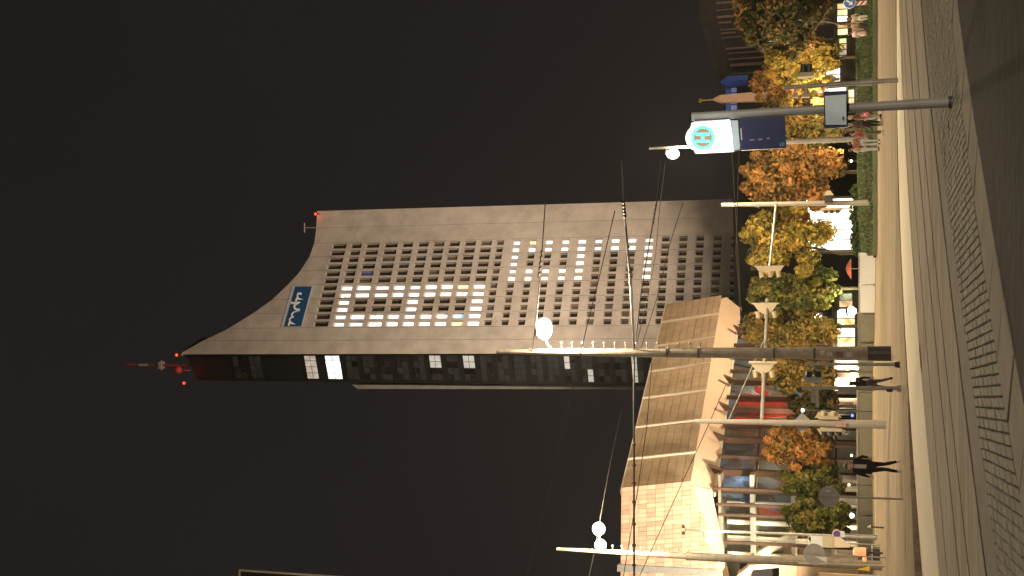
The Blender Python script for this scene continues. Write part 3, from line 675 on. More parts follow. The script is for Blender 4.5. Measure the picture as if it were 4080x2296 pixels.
# front soffit and glazing line
q = [V((-21.85, 124.2, 19.03)), V((XL, YF(XL) - .65, botz(XL))), P(2905, 2290, 126.2), P(2885, 2200, 126.2), P(2834, 1952, 126.2)]
b = MB(); b.add(q, [(0, 1, 2, 3, 4)]); b.build('front_soffit', 'hall_soffit', hall)
b = MB(); 
for a_, c_ in ((P(2834, 1952, 126), P(2885, 2200, 126)),): b.obox(a_, c_ - a_, (0, .2, 0), (0, 0, .2))
b.build('soffit_edge', 'hall_rib', hall)
for y in (1952, 2015, 2056, 2166):
    t = P(2840 + (y - 1952) * .2, y, 126.3); b = MB(); b.prism([t, t + V((.28, 0, 0)), V((t.x + .28, 126.3, 0)), V((t.x, 126.3, 0))], (0, .5, 0)); b.build('mullion', 'fin_brown', hall)
for i, (ya, yb) in enumerate(((1952, 2015), (2015, 2056), (2056, 2166), (2166, 2240))):
    a_ = P(2850, ya, 126.6); c_ = P(2850, yb, 126.6); zt_ = P(2845 + (yb - 1952) * .2, yb, 126.6).z - .1
    b = MB(); b.obox((c_.x + .2, 126.6, .1), (a_.x - c_.x - .2, 0, 0), (0, .04, 0), (0, 0, zt_)); b.build('glass_pane', 'pane_glass', hall)
for z in (12.6, 8.2, 4.0):
    b = MB(); b.box((-28, 131.5, z), (14, 9, .45)); b.build('gallery_floor', 'interior_white', hall)
for x_ in (-24.5, -26.6, -28.4, -30.2):
    b = MB(); b.cyl((x_, 128.6, 0), (x_, 128.6, 15.5), .28, .28, 8); b.build('foyer_column', 'interior_white', hall)
for (x0, z0, x1, z1) in ((-24, 4.2, -27.2, 8.2), (-27.4, 8.3, -30, 12.5)):
    b = MB(); b.prism([(x0, 128.2, z0), (x0 - .9, 128.2, z0), (x1 - .9, 128.2, z1), (x1, 128.2, z1)], (0, 1.5, 0)); b.build('foyer_stair', 'interior_white', hall)
b = MB(); b.box((-29, 133, 8.5), (14, .3, 17)); b.build('foyer_back_wall', 'interior_wall', hall)
b = MB(); b.box((-28, 131, 16.1), (14, 9, .3)); b.build('foyer_ceiling', 'interior_wall', hall)
b = MB(); b.box((-25.6, 130.5, 10.6), (1.6, .2, 3.2)); b.box((-27.3, 130.6, 6.3), (2.2, .2, 2.6)); b.build('foyer_red_panel', 'interior_red', hall)
for z_ in (14.6, 11.2, 6.6, 2.4): light('POINT', (-26.6, 127.6, z_), 330, WARM, size=.4); light('POINT', (-30.0, 127.8, z_), 260, WARM, size=.4)
# entrance block at the left edge of the frame
b = MB(); b.prism([P(2935, 2296, 121), P(2965, 2273, 121), P(2990, 2252, 121), P(3105, 2245, 121), P(3105, 2262, 121), P(3000, 2272, 121), P(2985, 2300, 121), P(2985, 2420, 121), P(2935, 2420, 121)], (0, 3, 0)); b.build('entrance_canopy', 'hall_soffit', hall)
b = MB(); b.prism([P(3105, 2236, 121.5), P(3178, 2236, 121.5), P(3178, 2330, 121.5), P(3105, 2330, 121.5)], (0, 2.5, 0)); b.build('entrance_pier', 'hall_panel', hall)
b = MB(); c = P(3180, 2290, 122); b.obox((c.x - 12, 122, 0), (13.4, 0, 0), (0, 3, 0), (0, 0, c.z)); b.build('entrance_wall', 'hall_panel', hall)
b = MB(); c = P(2990, 2296, 122.8); b.obox((c.x - 8, 123.2, P(3105, 2296, 122).z), (9.2, 0, 0), (0, .2, 0), (0, 0, 4.2)); b.build('entrance_glazing', 'tower_dark', hall)

# ================================================================== FAR BUILDINGS
fb = thing('corner_block', (48, 205, 0), 'dark curved-roof building with pale vertical piers at the right edge', 'building')
pl = [(2786, -120), (2789, 0), (2788, 60), (2800, 110), (2826, 200), (2852, 300), (2872, 370), (2885, 430)]
def Yb(y): return 190 + 30 * max(0, min(1, (y + 120) / 560))
top = [P(x_, y_, Yb(y_)) for x_, y_ in pl]
b = MB(); b2 = MB()
for a_, c_ in zip(top[:-1], top[1:]):
    d_ = V((0, 14, 0)); b.add([V((a_.x, a_.y, 0)), V((c_.x, c_.y, 0)), V((c_.x, c_.y, c_.z - 3.2)), V((a_.x, a_.y, a_.z - 3.2))], [(0, 1, 2, 3)])
    o_ = NHx = V((0, -1.2, 0))
    b2.prism([a_ + o_, c_ + o_, c_ + o_ - V((0, 0, .9)), a_ + o_ - V((0, 0, .9))], (0, 14, 0))
    b2.prism([a_ - V((0, .3, .9)), c_ - V((0, .3, .9)), c_ - V((0, .3, 3.3)), a_ - V((0, .3, 3.3))], (0, 12, 0))
b.build('wall', 'far_wall', fb); b2.build('roof_fascia', 'far_roof', fb)
for y_, w_, v1 in ((14, 6, 2948), (42, 3, 2950), (70, 8, 2985), (92, 5, 2915), (120, 4, 2950), (134, 5, 2930), (152, 4, 2955), (196, 6, 3000), (215, 3, 2990), (238, 4, 2990), (262, 10, 2990), (295, 3, 3000), (312, 5, 2985), (345, 6, 2975), (180, 7, 3110)):
    Y_ = Yb(y_) - .5; v0 = np.interp(y_, [q_[1] for q_ in pl], [q_[0] for q_ in pl]) + 66
    if y_ == 180: v0 = 3005
    a_ = P(v0, y_, Y_); z1 = P(3350, y_, Y_).z if v1 > 2980 else P(v1, y_, Y_).z
    b = MB(); wd = w_ / 4500 * Y_; b.box((a_.x, Y_, (a_.z + z1) / 2), (wd, .5, a_.z - z1)); b.build('pier', 'far_pier', fb)
for v_ in (2898, 2960, 3045, 3120):
    b = MB()
    for a_, c_ in zip(top[:-1], top[1:]):
        ya, yc = a_.y - .15, c_.y - .15; z_ = P(v_, 150, 203).z; b.prism([(a_.x, ya, z_), (c_.x, yc, z_), (c_.x, yc, z_ - .25), (a_.x, ya, z_ - .25)], (0, .3, 0))
    b.build('floor_band', 'far_roof', fb)
for (x0, x1, y0, y1) in ((3058, 3112, 140, 167),):
    Y_ = Yb(150) - .45; a_ = P(x0, y1, Y_); c_ = P(x1, y0, Y_); b = MB(); b.obox((a_.x, Y_, c_.z), (c_.x - a_.x, 0, 0), (0, .2, 0), (0, 0, a_.z - c_.z)); b.build('window', 'office_green', fb)
light('POINT', (44, 180, 8), 5500, (1, .72, .5), size=1)
# blue lit roof behind obelisk
bb_ = thing('blue_lit_building', (28, 185, 0), 'far building lit blue behind the obelisk', 'building')
b = MB(); a_ = P(2893, 470, 185); c_ = P(2893, 305, 185); b.obox((a_.x, 185, 0), (c_.x - a_.x, 0, 0), (0, 10, 0), (0, 0, a_.z)); b.build('wall', 'blue_lit_wall', bb_)
b = MB(); c = P(2905, 327, 184.5); zt_ = P(2872, 327, 184.5).z; b.lathe((c.x, 184.5, 0), [(.95, c.z - 3), (1.0, c.z), (.8, c.z + .6), (.65, zt_ - .6), (.2, zt_)], 12); b.build('cupola', 'blue_lit_wall', bb_)
for k in range(6):
    a_ = P(2905, 335 + k * 24, 184.9); b = MB(); b.box((a_.x, 184.85, a_.z - 1.0), (.75, .3, 1.3)); b.build('window', 'blue_glow', bb_)
b = MB(); a_ = P(2938, 475, 184.6); c_ = P(2938, 298, 184.6); b.obox((a_.x, 184.2, 0), (c_.x - a_.x, 0, 0), (0, .5, 0), (0, 0, a_.z)); b.build('unlit_front', 'unlit_wall', bb_)  # dark sheet added in place of shade on the lower wall
# dark block in front of the tower base
db = thing('dark_block', (8, 188, 0), 'dark low flat-roofed building at the foot of the tower', 'building')
b = MB(); a_ = P(2945, 1262, 188); c_ = P(2938, 470, 188); b.obox((a_.x, 188, 0), (c_.x - a_.x, 0, 0), (0, 9, 0), (0, 0, a_.z)); b.build('wall', 'unlit_wall', db)
b = MB(); b.obox((a_.x - .3, 187.4, a_.z), (c_.x - a_.x + .6, 0, 0), (0, 10, 0), (0, 0, .7)); b.build('roof', 'unlit_wall', db)
for y_ in range(500, 1240, 62):
    q = P(3010, y_, 187.9); b = MB(); b.box((q.x, 187.9, q.z), (1.5, .25, 1.6)); b.build('window', 'window_dark', db)
# shop parade behind the trees
def shop(name, label, y0, y1, v0, v1, Y, m, nmull, roof=.5, base=True, depth=5):
    a_ = P(v0, y1, Y); c_ = P(v1, y0, Y); zb, zt_ = max(0.2, c_.z), a_.z; t = thing(name, ((a_.x + c_.x) / 2, Y, .1), label, 'shop')
    W = c_.x - a_.x; b = MB(); b.obox((a_.x - .2, Y + .3, 0), (W + .4, 0, 0), (0, depth, 0), (0, 0, zt_ + roof)); b.build('wall', 'far_wall', t)
    b = MB(); b.obox((a_.x - .3, Y - .1, zt_), (W + .6, 0, 0), (0, .5, 0), (0, 0, roof)); b.build('fascia', 'far_roof', t)
    ms = m if isinstance(m, list) else [m]; n = nmull + 1
    for i in range(n):
        b = MB(); b.obox((a_.x + W * i / n + .05, Y + .12, zb), (W / n - .1, 0, 0), (0, .1, 0), (0, 0, zt_ - zb)); b.build('window', ms[i % len(ms)], t)
        if i: b = MB(); b.obox((a_.x + W * i / n - .05, Y, zb), (.1, 0, 0), (0, .22, 0), (0, 0, zt_ - zb)); b.build('mullion', 'grey_metal', t)
    return t
shop('glass_pavilion', 'blazing white lit glass pavilion behind the hedge', 788, 1000, 3215, 3400, 112, 'shop_white', 4, .35)
shop('shop_front', 'yellow lit shop windows above the grey wall right of the tall mast', 1230, 1382, 3338, 3404, 118, ['shop_yellow', 'shop_white'], 3)
shop('shop_front', 'dim warm shop with one bright vertical tube', 1168, 1226, 3345, 3395, 118, ['shop_warm', 'window_dark'], 1)
shop('shop_front', 'lit shop strip under the dark tree at the right edge', 10, 140, 3338, 3375, 116, ['shop_yellow', 'shop_warm', 'shop_white'], 4, .4)
shop('shop_front', 'small shop windows in a row left of the walking couple', 150, 245, 3345, 3372, 116, ['shop_green', 'window_beige', 'shop_warm'], 3, .3)
shop('shop_front', 'dazzling white shop window seen between orange trees', 236, 330, 3262, 3345, 115, ['shop_white', 'shop_white', 'shop_warm'], 2, .4)
shop('shop_front', 'pair of round-topped bright shop lights behind the timetable', 328, 372, 3250, 3370, 114, ['shop_white'], 1, .3)
shop('shop_front', 'amber lit shop doorway below the timetable case', 355, 425, 3382, 3402, 110, ['shop_warm', 'shop_yellow'], 1, .2)
shop('shop_front', 'small greenish kiosk windows left of the tall mast', 1436, 1545, 3338, 3388, 117, ['shop_green', 'window_dark', 'shop_yellow'], 2, .3)
shop('shop_front', 'dark shop with a few coloured lamps behind the signal mast', 1600, 1680, 3345, 3400, 117, ['window_dark', 'window_faint', 'window_dark'], 2, .3)
for lab, x_, y_, Y_, mm, r_ in (('blue lamp in the dark shop behind the signal mast', 3396, 1656, 115, 'small_blue', .16), ('white lamp hanging under the brown tree beside the diamond sign', 3199, 1635, 98, 'small_white', .18),
        ('bluish white lamp low behind the green tree at the left', 3395, 2055, 103, 'small_white', .26), ('yellowish lamp low behind the green tree beside the round sign', 3383, 1932, 103, 'globe_small', .12), ('warm lamp low behind the orange tree above the wall', 3393, 1815, 103, 'globe_small', .12),
        ('bright lamp at the right end of the yellow shop windows', 3395, 1240, 114, 'globe', .48), ('white strip lamp on the lawn under the autumn tree', 3392, 642, 95, 'small_white', .13)):
    c = P(x_, y_, Y_); t = thing('garden_lamp', (c.x, c.y, .1), lab, 'lamp'); b = MB(); b.lathe((c.x, c.y, c.z), [(r_ * .35, -r_ * .8), (r_ * .8, -r_ * .3), (r_, r_ * .35), (r_ * .5, r_ * .8)], 10); b.build('bulb', mm, t); b = MB(); b.lathe((c.x, c.y, c.z), [(r_ * 1.05, r_ * .8), (r_ * .9, r_), (r_ * .1, r_ * 1.3)], 10); b.build('cap', 'dark_metal', t); b = MB(); b.cyl((c.x, c.y, .05), (c.x, c.y, c.z - r_ * .9), .05, .04, 6); b.build('post', 'dark_metal', t)
# tall dark block at the left edge
eb = thing('highrise', (-45, 150, 0), 'dark high-rise with a thin pale corner line at the left edge', 'building')
a_ = P(958, 2275, 150); b = MB(); b.prism([(a_.x - 14, 150, 0), (a_.x, 150, 0), (a_.x - 4.5, 164, 0), (a_.x - 18, 164, 0)], (0, 0, a_.z)); b.build('wall', 'unlit_wall', eb)
b = MB(); b.obox((a_.x - .02, 149.8, 20), (.22, 0, 0), (0, .4, 0), (0, 0, a_.z - 20)); b.obox((a_.x - 14, 149.8, a_.z), (14.2, 0, 0), (0, .4, 0), (0, 0, .2)); b.build('corner_trim', 'cream_paint', eb)
# obelisk
ob = thing('obelisk', (20.8, 128, 0), 'pinkish floodlit obelisk with a gilded finial', 'obelisk')
cx = P(2950, 391, 128).x; z1 = P(2868, 398, 128).z; z2 = P(2842, 398, 128).z; z3 = P(2790, 397, 128).z
def frus(b, z0, h0, z1_, h1): b.add([(cx - h0, 128 - h0, z0), (cx + h0, 128 - h0, z0), (cx + h0, 128 + h0, z0), (cx - h0, 128 + h0, z0), (cx - h1, 128 - h1, z1_), (cx + h1, 128 - h1, z1_), (cx + h1, 128 + h1, z1_), (cx - h1, 128 + h1, z1_)], [(0, 1, 5, 4), (1, 2, 6, 5), (2, 3, 7, 6), (3, 0, 4, 7), (4, 5, 6, 7), (3, 2, 1, 0)])
b = MB(); frus(b, 3.0, .72, z1, .40); b.build('shaft', 'granite_pink', ob); b = MB(); frus(b, z1, .40, z2, .10); b.build('pyramidion', 'granite_pink', ob)
b = MB(); frus(b, 0, 1.5, 1.2, 1.5); frus(b, 1.2, 1.05, 3.0, .95); b.build('plinth', 'granite_pink', ob)
b = MB(); b.cyl((cx, 128, z2 - .2), (cx, 128, z3 - .2), .07, .05, 8); b.sph((cx, 128, z3), (.24, .24, .22), 10, 6); b.sph((cx, 128, z2 + .35), .12, 8, 5); b.build('finial', 'gold', ob)

# ================================================================== LOW WALLS
def barrier(label, y0, y1, vt, vb, Y0, Y1, m, name='barrier_block', th=.5, gapm='dark_metal'):
    a_, c_ = P(vb, y1, Y1), P(vb, y0, Y0); at_, ct = P(vt, y1, Y1), P(vt, y0, Y0); t = thing(name, ((a_.x + c_.x) / 2, (Y0 + Y1) / 2, .1), label, 'barrier', 'white and grey barrier panels behind the pavement')
    zb = .1; back = V((.2, th, 0)); b = MB(); p = [V((a_.x, a_.y, zb)), V((c_.x, c_.y, zb)), V((ct.x, ct.y, ct.z)), V((at_.x, at_.y, at_.z))]; i_ = (p[1] - p[0]).normalized() * .07
    p = [p[0] + i_, p[1] - i_, p[2] - i_, p[3] + i_]; b.prism(p, back); b.build('panel', m, t)
    b = MB(); b.prism([p[3] + V((0, -.04, .01)), p[2] + V((0, -.04, .01)), p[2] + V((0, -.04, .09)), p[3] + V((0, -.04, .09))], back + V((0, .08, 0))); b.build('cap', 'wall_grey' if m != 'wall_white' else 'grey_metal', t); return t
YW = lambda y: 83 + (y - 1010) * (101.5 - 83) / (1750 - 1010) if y < 1750 else 101.5 + (y - 1750) * .016
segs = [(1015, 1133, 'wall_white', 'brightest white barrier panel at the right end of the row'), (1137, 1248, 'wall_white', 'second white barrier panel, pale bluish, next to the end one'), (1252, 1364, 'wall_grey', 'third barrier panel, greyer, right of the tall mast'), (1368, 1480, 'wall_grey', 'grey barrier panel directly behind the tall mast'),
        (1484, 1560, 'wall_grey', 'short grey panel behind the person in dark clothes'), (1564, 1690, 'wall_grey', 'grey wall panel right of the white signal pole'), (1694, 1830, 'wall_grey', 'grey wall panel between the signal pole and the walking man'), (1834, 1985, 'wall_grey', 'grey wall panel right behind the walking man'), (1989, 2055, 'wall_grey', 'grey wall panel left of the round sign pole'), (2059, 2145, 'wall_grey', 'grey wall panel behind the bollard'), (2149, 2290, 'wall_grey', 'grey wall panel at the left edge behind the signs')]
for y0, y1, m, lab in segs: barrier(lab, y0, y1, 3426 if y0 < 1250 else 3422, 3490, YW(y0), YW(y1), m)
b = MB()
for i in range(4):
    a_, c_ = P(3500, 2180, 96), P(3500, 1850, 92); b.obox((a_.x, 92 - i * .9, .1), (c_.x - a_.x, -.5, 0), (0, .6, 0), (0, 0, .06 + .02 * i))
struct(b.build('stone_step', 'wall_white'))
b = MB(); a_, c_ = P(3415, 2180, 103), P(3415, 1500, 98); b.tube([a_, c_], .035, 6)
hr = tag(b.build('handrail', 'galv'), 'thin pale handrail running above the grey wall', 'railing')

c = P(3376, 1072, 108); t = thing('parasol', (c.x, 108, .1), 'reddish parasol behind the white barrier left of the pavilion', 'parasol'); b = MB(); b.lathe((c.x, 108, c.z - .35), [(.95, 0), (.9, .06), (.45, .35), (.03, .5)], 10); b.build('canopy', 'parasol_red', t); b = MB(); b.cyl((c.x, 108, .1), (c.x, 108, c.z), .03); b.build('pole', 'grey_metal', t)
light('POINT', (c.x - 1.5, 106.5, 2.4), 160, (1, .75, .5))
# ================================================================== TREES
def tree(label, ytop, y0, y1, vtop, vbot, Y, m, n=9000, size=.40, trunk_y=None, dep=None, mats2=None, seed=0, name='autumn_tree'):
    random.seed(seed + 11)
    a_ = P(vbot, y1, Y); c_ = P(vtop, y0, Y); cx_ = (a_.x + c_.x) / 2; rx = (c_.x - a_.x) / 2 * 1.06; zb = max(1.6, a_.z); zt_ = c_.z; rz = (zt_ - zb) / 2; cz = (zb + zt_) / 2
    tx = P(3350, trunk_y, Y).x if trunk_y else cx_; base = V((tx, Y, .5)); t = thing(name, base, label, 'tree', 'autumn trees along the square'); dep = dep or rx
    lumps = []
    for i in range(30):
        while True:
            d = V((random.uniform(-1, 1), random.uniform(-1, 1), random.uniform(-1, 1)))
            if d.x * d.x + d.y * d.y + abs(d.z) ** 3 < 1: break
        tap = 1 - .18 * max(0, d.z)
        k = random.uniform(.20, .46); lumps.append(((cx_ + d.x * rx * .78 * tap, Y + d.y * dep * .75, cz + d.z * rz * .82), (rx * k, dep * k, rz * k * .85)))
    for i in range(16):
        a0 = random.uniform(0, 6.28); e0 = random.uniform(-.8, 1.3); k = random.uniform(.10, .19)
        lumps.append(((cx_ + math.cos(a0) * math.cos(e0) * rx * 1.02, Y + math.sin(a0) * math.cos(e0) * dep * .95, cz + math.sin(e0) * rz * 1.0), (rx * k, dep * k, rz * k)))
    lumps.append(((P(3000, ytop, Y).x, Y, zt_ - rz * .28), (rx * .38, dep * .4, rz * .3)))
    b = MB(); leaf_cloud(b, int(n * 1.5), None, None, size, .4, lumps); b.build('crown', m, t)
    tb = MB(); mid = V((tx + (cx_ - tx) * .3, Y, zb + rz * .3)); tb.cyl(base - V((0, 0, .5)), V((tx, Y, zb)), .17, .13, 9); tb.cyl(V((tx, Y, zb)), mid, .13, .10, 8); tb.cyl(mid, V((cx_, Y, cz + rz * .5)), .10, .04, 7)
    for c, r in lumps[:14]: tb.cyl(mid + V((0, 0, random.uniform(-.5, rz * .6))), V(c), .06, .02, 5)
    tb.build('trunk', 'bark', t); return t
tree('dark tree with a rusty top at the right edge', 40, -90, 195, 2955, 3345, 96, 'leaf_dark', 9000, seed=1, trunk_y=95)
tree('tree with red-brown leaves behind the dark one at the right edge', 30, -60, 130, 2930, 3130, 103, 'leaf_orange', 3500, seed=2)
tree('golden tree lit from the side between the shops and signal pole', 260, 165, 330, 3060, 3370, 103, 'leaf_yellow', 7000, seed=3, trunk_y=230)
tree('brownish tree behind the signal pole near the obelisk', 330, 260, 430, 2985, 3300, 107, 'leaf_orange', 6500, seed=4, trunk_y=340)
tree('brown-green tree behind the illuminated stop sign', 500, 415, 600, 3010, 3365, 104, 'leaf_mixed', 8000, seed=5, trunk_y=520)
tree('big rusty orange tree right of the signal mast with a lamp behind', 690, 580, 850, 2962, 3370, 100, 'leaf_orange', 11000, seed=6, trunk_y=688)
tree('yellow-green tree in front of the glass pavilion', 905, 850, 1080, 2962, 3345, 99, 'leaf_yellow', 8200, seed=7, trunk_y=1010)
tree('olive tree left of the pavilion over the white barrier', 1130, 1060, 1240, 2985, 3345, 101, 'leaf_green', 7500, seed=8, trunk_y=1150)
tree('tree with a glowing orange tip at the end of the hall', 1275, 1225, 1405, 2962, 3345, 104, 'leaf_mixed', 8000, seed=9, trunk_y=1300)
tree('russet tree behind the tall mast in front of the foyer', 1480, 1395, 1560, 3010, 3345, 106, 'leaf_mixed', 7000, seed=10, trunk_y=1480)
tree('dark russet tree in front of the red foyer panel', 1600, 1545, 1700, 3135, 3350, 107, 'leaf_dark', 6000, seed=12, trunk_y=1620)
tree('amber tree left of the white signal pole', 1770, 1690, 1860, 3045, 3335, 107, 'leaf_orange', 7000, seed=13, trunk_y=1780)
tree('dark green tree behind the round sign', 1940, 1845, 2000, 3110, 3370, 108, 'leaf_green', 6500, seed=14, trunk_y=1930)
tree('green leafy tree nearest the left signs', 2050, 1975, 2150, 3120, 3415, 108, 'leaf_green', 7500, seed=15, trunk_y=2080)
random.seed(99)

# ================================================================== MASTS, POLES, SIGNALS
def pole(b, x0, y0, x1, y1, Y, r0, r1, zb=None, n=12):
    a_ = P(x0, y0, Y); c_ = P(x1, y1, Y); xm = c_.x
    b.cyl((xm, Y, .0 if zb is None else zb), (a_.x, Y, a_.z), r1, r0, n)
# tall overhead mast in the middle
m1 = thing('overhead_mast', (-3.0, 50.7, .1), 'tall weathered catenary mast with climbing pegs and a bright lamp, centre left', 'mast')
b = MB(); b.cyl((-3.0, 50.7, .1), (-3.0, 50.7, 3.2), .30, .285, 16); b.cyl((-3.0, 50.7, 3.2), (-3.0, 50.7, 11.2), .255, .21, 16); b.cyl((-3.0, 50.7, 11.2), (-2.98, 50.7, 17.7), .20, .11, 14); b.build('shaft', 'mast_concrete', m1, smooth=False)
b = MB(); b.cyl((-3.0, 50.7, .1), (-3.0, 50.7, 1.05), .325, .315, 16); b.build('base_sleeve', 'dark_metal', m1)
for z in (3.2, 4.9, 8.2, 9.6): 
    b = MB(); b.cyl((-3.0, 50.7, z), (-3.0, 50.7, z + .09), .29 - z * .006, .29 - z * .006, 16); b.build('band', 'dark_metal', m1)
for (z, w_, h_, mm) in ((1.32, .24, .34, 'wall_grey'), (1.80, .20, .28, 'galv'), (2.20, .24, .30, 'poster_red'), (2.62, .18, .25, 'grey_metal'), (2.92, .20, .2, 'paper_old')):
    b = MB(); dx = random.uniform(-.06, .06); b.box((-3.0 + dx, 50.7 - .305, z), (w_, .02, h_)); b.build('poster', mm, m1)
for i in range(14):
    z = P(2240 + 42.5 * i, 1395, 50.7).z; b = MB(); b.cyl((-2.84, 50.62, z), (-2.56, 50.55, z), .022, .022, 6); b.sph((-2.56, 50.55, z), .05, 8, 5); b.build('climbing_peg', 'galv', m1)
b = MB(); b.tube([(-2.95, 50.7, 15.0), (-2.6, 50.65, 15.25), (-2.2, 50.6, 15.35)], .05, 8); b.build('lamp_arm', 'grey_metal', m1)
b = MB(); b.sph((-1.92, 50.6, 15.35), (.52, .40, .36), 16, 10); b.build('lamp', 'globe', m1, smooth=True)  # bulb enlarged, lamp bloom put into its shape
b = MB(); b.sph((-1.92, 50.6, 15.62), (.48, .42, .16), 14, 6); b.build('lamp_cap', 'grey_metal', m1)
# left overhead mast
m2 = thing('overhead_mast', (-16.35, 68.5, .1), 'slender overhead mast with two bright lamps at the left', 'mast')
b = MB(); b.cyl((-16.3, 68.5, .1), (-16.38, 68.5, 11.5), .27, .24, 14); b.cyl((-16.38, 68.5, 11.5), (-16.39, 68.5, 19.6), .19, .10, 12); b.build('shaft', 'mast_concrete', m2)
b = MB(); b.tube([(-16.38, 68.5, 16.5), (-16.1, 68.4, 16.7), (-15.0, 68.3, 16.9)], .05, 8); b.build('lamp_arm', 'grey_metal', m2)
for x_, z_, s_ in ((-14.95, 16.85, .46), (-15.95, 16.75, .42)):
    b = MB(); b.sph((x_, 68.3, z_), (s_ * .9, s_ * .8, s_ * .85), 14, 9); b.build('lamp', 'globe', m2, smooth=True)  # oversized bulbs, bloom built into their size
for i in range(9):
    z = 16.0 - i * .58; b = MB(); b.cyl((-16.2, 68.4, z), (-15.95, 68.35, z), .025, .025, 6); b.sph((-15.95, 68.35, z), .055, 8, 5); b.build('climbing_peg', 'galv', m2)
# street lamp behind the stop sign
m3 = thing('street_lamp', (9.46, 77, .1), 'street lamp behind the illuminated stop sign with a glaring round lamp', 'street lamp')
b = MB(); b.cyl((9.42, 77, .1), (9.46, 77, 8), .19, .15, 12); b.cyl((9.46, 77, 8), (9.46, 77, 14.9), .14, .08, 12); b.build('pole', 'galv', m3)
b = MB(); b.sph((8.98, 76.8, 13.25), (.34, .34, .42), 14, 9); b.build('lamp', 'globe', m3, smooth=True); b = MB(); b.tube([(9.45, 77, 13.7), (8.98, 76.85, 13.75)], .05); b.build('lamp_arm', 'grey_metal', m3)
# small twin headed lamp pole at left
m4 = thing('lamp_pole', (-18.3, 85, .1), 'thin pole with two spotlights on top and a glowing lamp before the hall', 'street lamp')
b = MB(); b.cyl((-18.25, 85, .1), (-18.33, 85, 14.0), .13, .07, 10); b.build('pole', 'galv', m4)
for dx in (-.25, .25):
    b = MB(); b.box((-18.33 + dx, 84.9, 14.05), (.2, .3, .18)); b.cyl((-18.33, 85, 13.85), (-18.33 + dx, 84.95, 14.0), .03); b.build('spotlight', 'rust', m4)
b = MB(); b.sph((-18.93, 84.8, 12.05), .36, 14, 9); b.build('lamp', 'globe_small', m4, smooth=True); b = MB(); b.tube([(-18.3, 85, 12.6), (-18.93, 84.85, 12.5)], .04); b.build('lamp_arm', 'grey_metal', m4)

def head(b_parent, c, side, nl, h=None, mp='cream_paint', lens=None, hood=True, name='signal_head', bl=.0):
    # signal head beside a pole: board edge-on, hoods pointing to +-X; c is the centre
    c = V(c); h = h or .33 * nl; b = MB(); b.box(c, (.16, .30, h)); k = .05
    b.prism([c + V((-.02 * side, -.02, h / 2 + .16)), c + V((.0, -.02, -h / 2 - .16)), c + V((.26 * side, -.02, -h / 2 + .02)), c + V((.26 * side, -.02, h / 2 - .02))], (0, .05, 0))
    o = b.build(name, mp, b_parent)
    for i in range(nl):
        z = c.z + h / 2 - (i + .5) * h / nl; bb = MB(); q = V((c.x + .08 * side, c.y, z)); q2 = V((c.x + .30 * side, c.y, z - .03)); bb.cyl(q, q2, .135, .125, 10); bb.build('hood', 'dark_metal' if hood else mp, o)
        if lens and lens[i]: bl_ = MB(); bl_.cyl(q2, q2 + V((.02 * side, 0, 0)), .10, .10, 10); bl_.build('lens', lens[i], o)
    return o
# white signal mast with cantilever arm
m5 = thing('traffic_signal_mast', (-6.86, 57.5, .1), 'white traffic signal mast whose long arm reaches right past the tall mast', 'traffic light')
b = MB(); b.cyl((-6.84, 57.5, .1), (-6.85, 57.5, 3.0), .22, .20, 14); b.cyl((-6.85, 57.5, 3.0), (-6.87, 57.5, 9.35), .16, .11, 12); b.build('pole', 'white_paint', m5)
b = MB(); arm0 = V((-6.85, 57.5, 6.05)); arm1 = P(3057, 1198, 61); b.cyl(arm0 - (arm1 - arm0) * .02, arm1, .11, .075, 10); b.sph(arm1, .12, 8, 6); b.build('arm', 'white_paint', m5)
b = MB(); b.cyl(P(2905, 1669, 57.5), P(3045, 1354, 59.6), .03, .03, 6); b.build('stay', 'white_paint', m5)
for y_ in (1232, 1468):
    c = P(3050 if y_ < 1300 else 3040, y_, 60.8 if y_ < 1300 else 58.9); b = MB(); h = .62
    b.prism([c + V((.28, -.1, h)), c + V((.28, -.1, -h)), c + V((-.12, -.1, -h * .55)), c + V((-.3, -.1, 0)), c + V((-.12, -.1, h * .55))], (0, .3, 0)); b.box(c + V((.30, 0, 0)), (.07, .62, 2 * h + .15)); o = b.build('signal_head', 'cream_paint', m5)
    for k in range(3):
        q = c + V((-.12, .05, .42 - .42 * k)); bb = MB(); bb.cyl(q, q + V((-.34, 0, -.06)), .15, .13, 10); bb.build('hood', 'cream_paint' if k != 1 else 'grey_metal', o)
head(m5, P(3300, 1664, 57.4), 1, 2, .95, 'cream_paint', hood=False); head(m5, P(3312, 1712, 57.4), -1, 3, 1.05, 'cream_paint')
b = MB(); c = P(3197, 1686, 57.8); r_ = .52; b.prism([c + V((0, 0, r_)), c + V((r_, 0, 0)), c + V((0, 0, -r_)), c + V((-r_, 0, 0))], (0, .03, 0)); b.build('diamond_sign', 'grey_metal', m5)
b = MB(); b.box(P(3350, 1694, 57.25), (.2, .05, .5)); b.build('sticker', 'sticker_pink', m5)
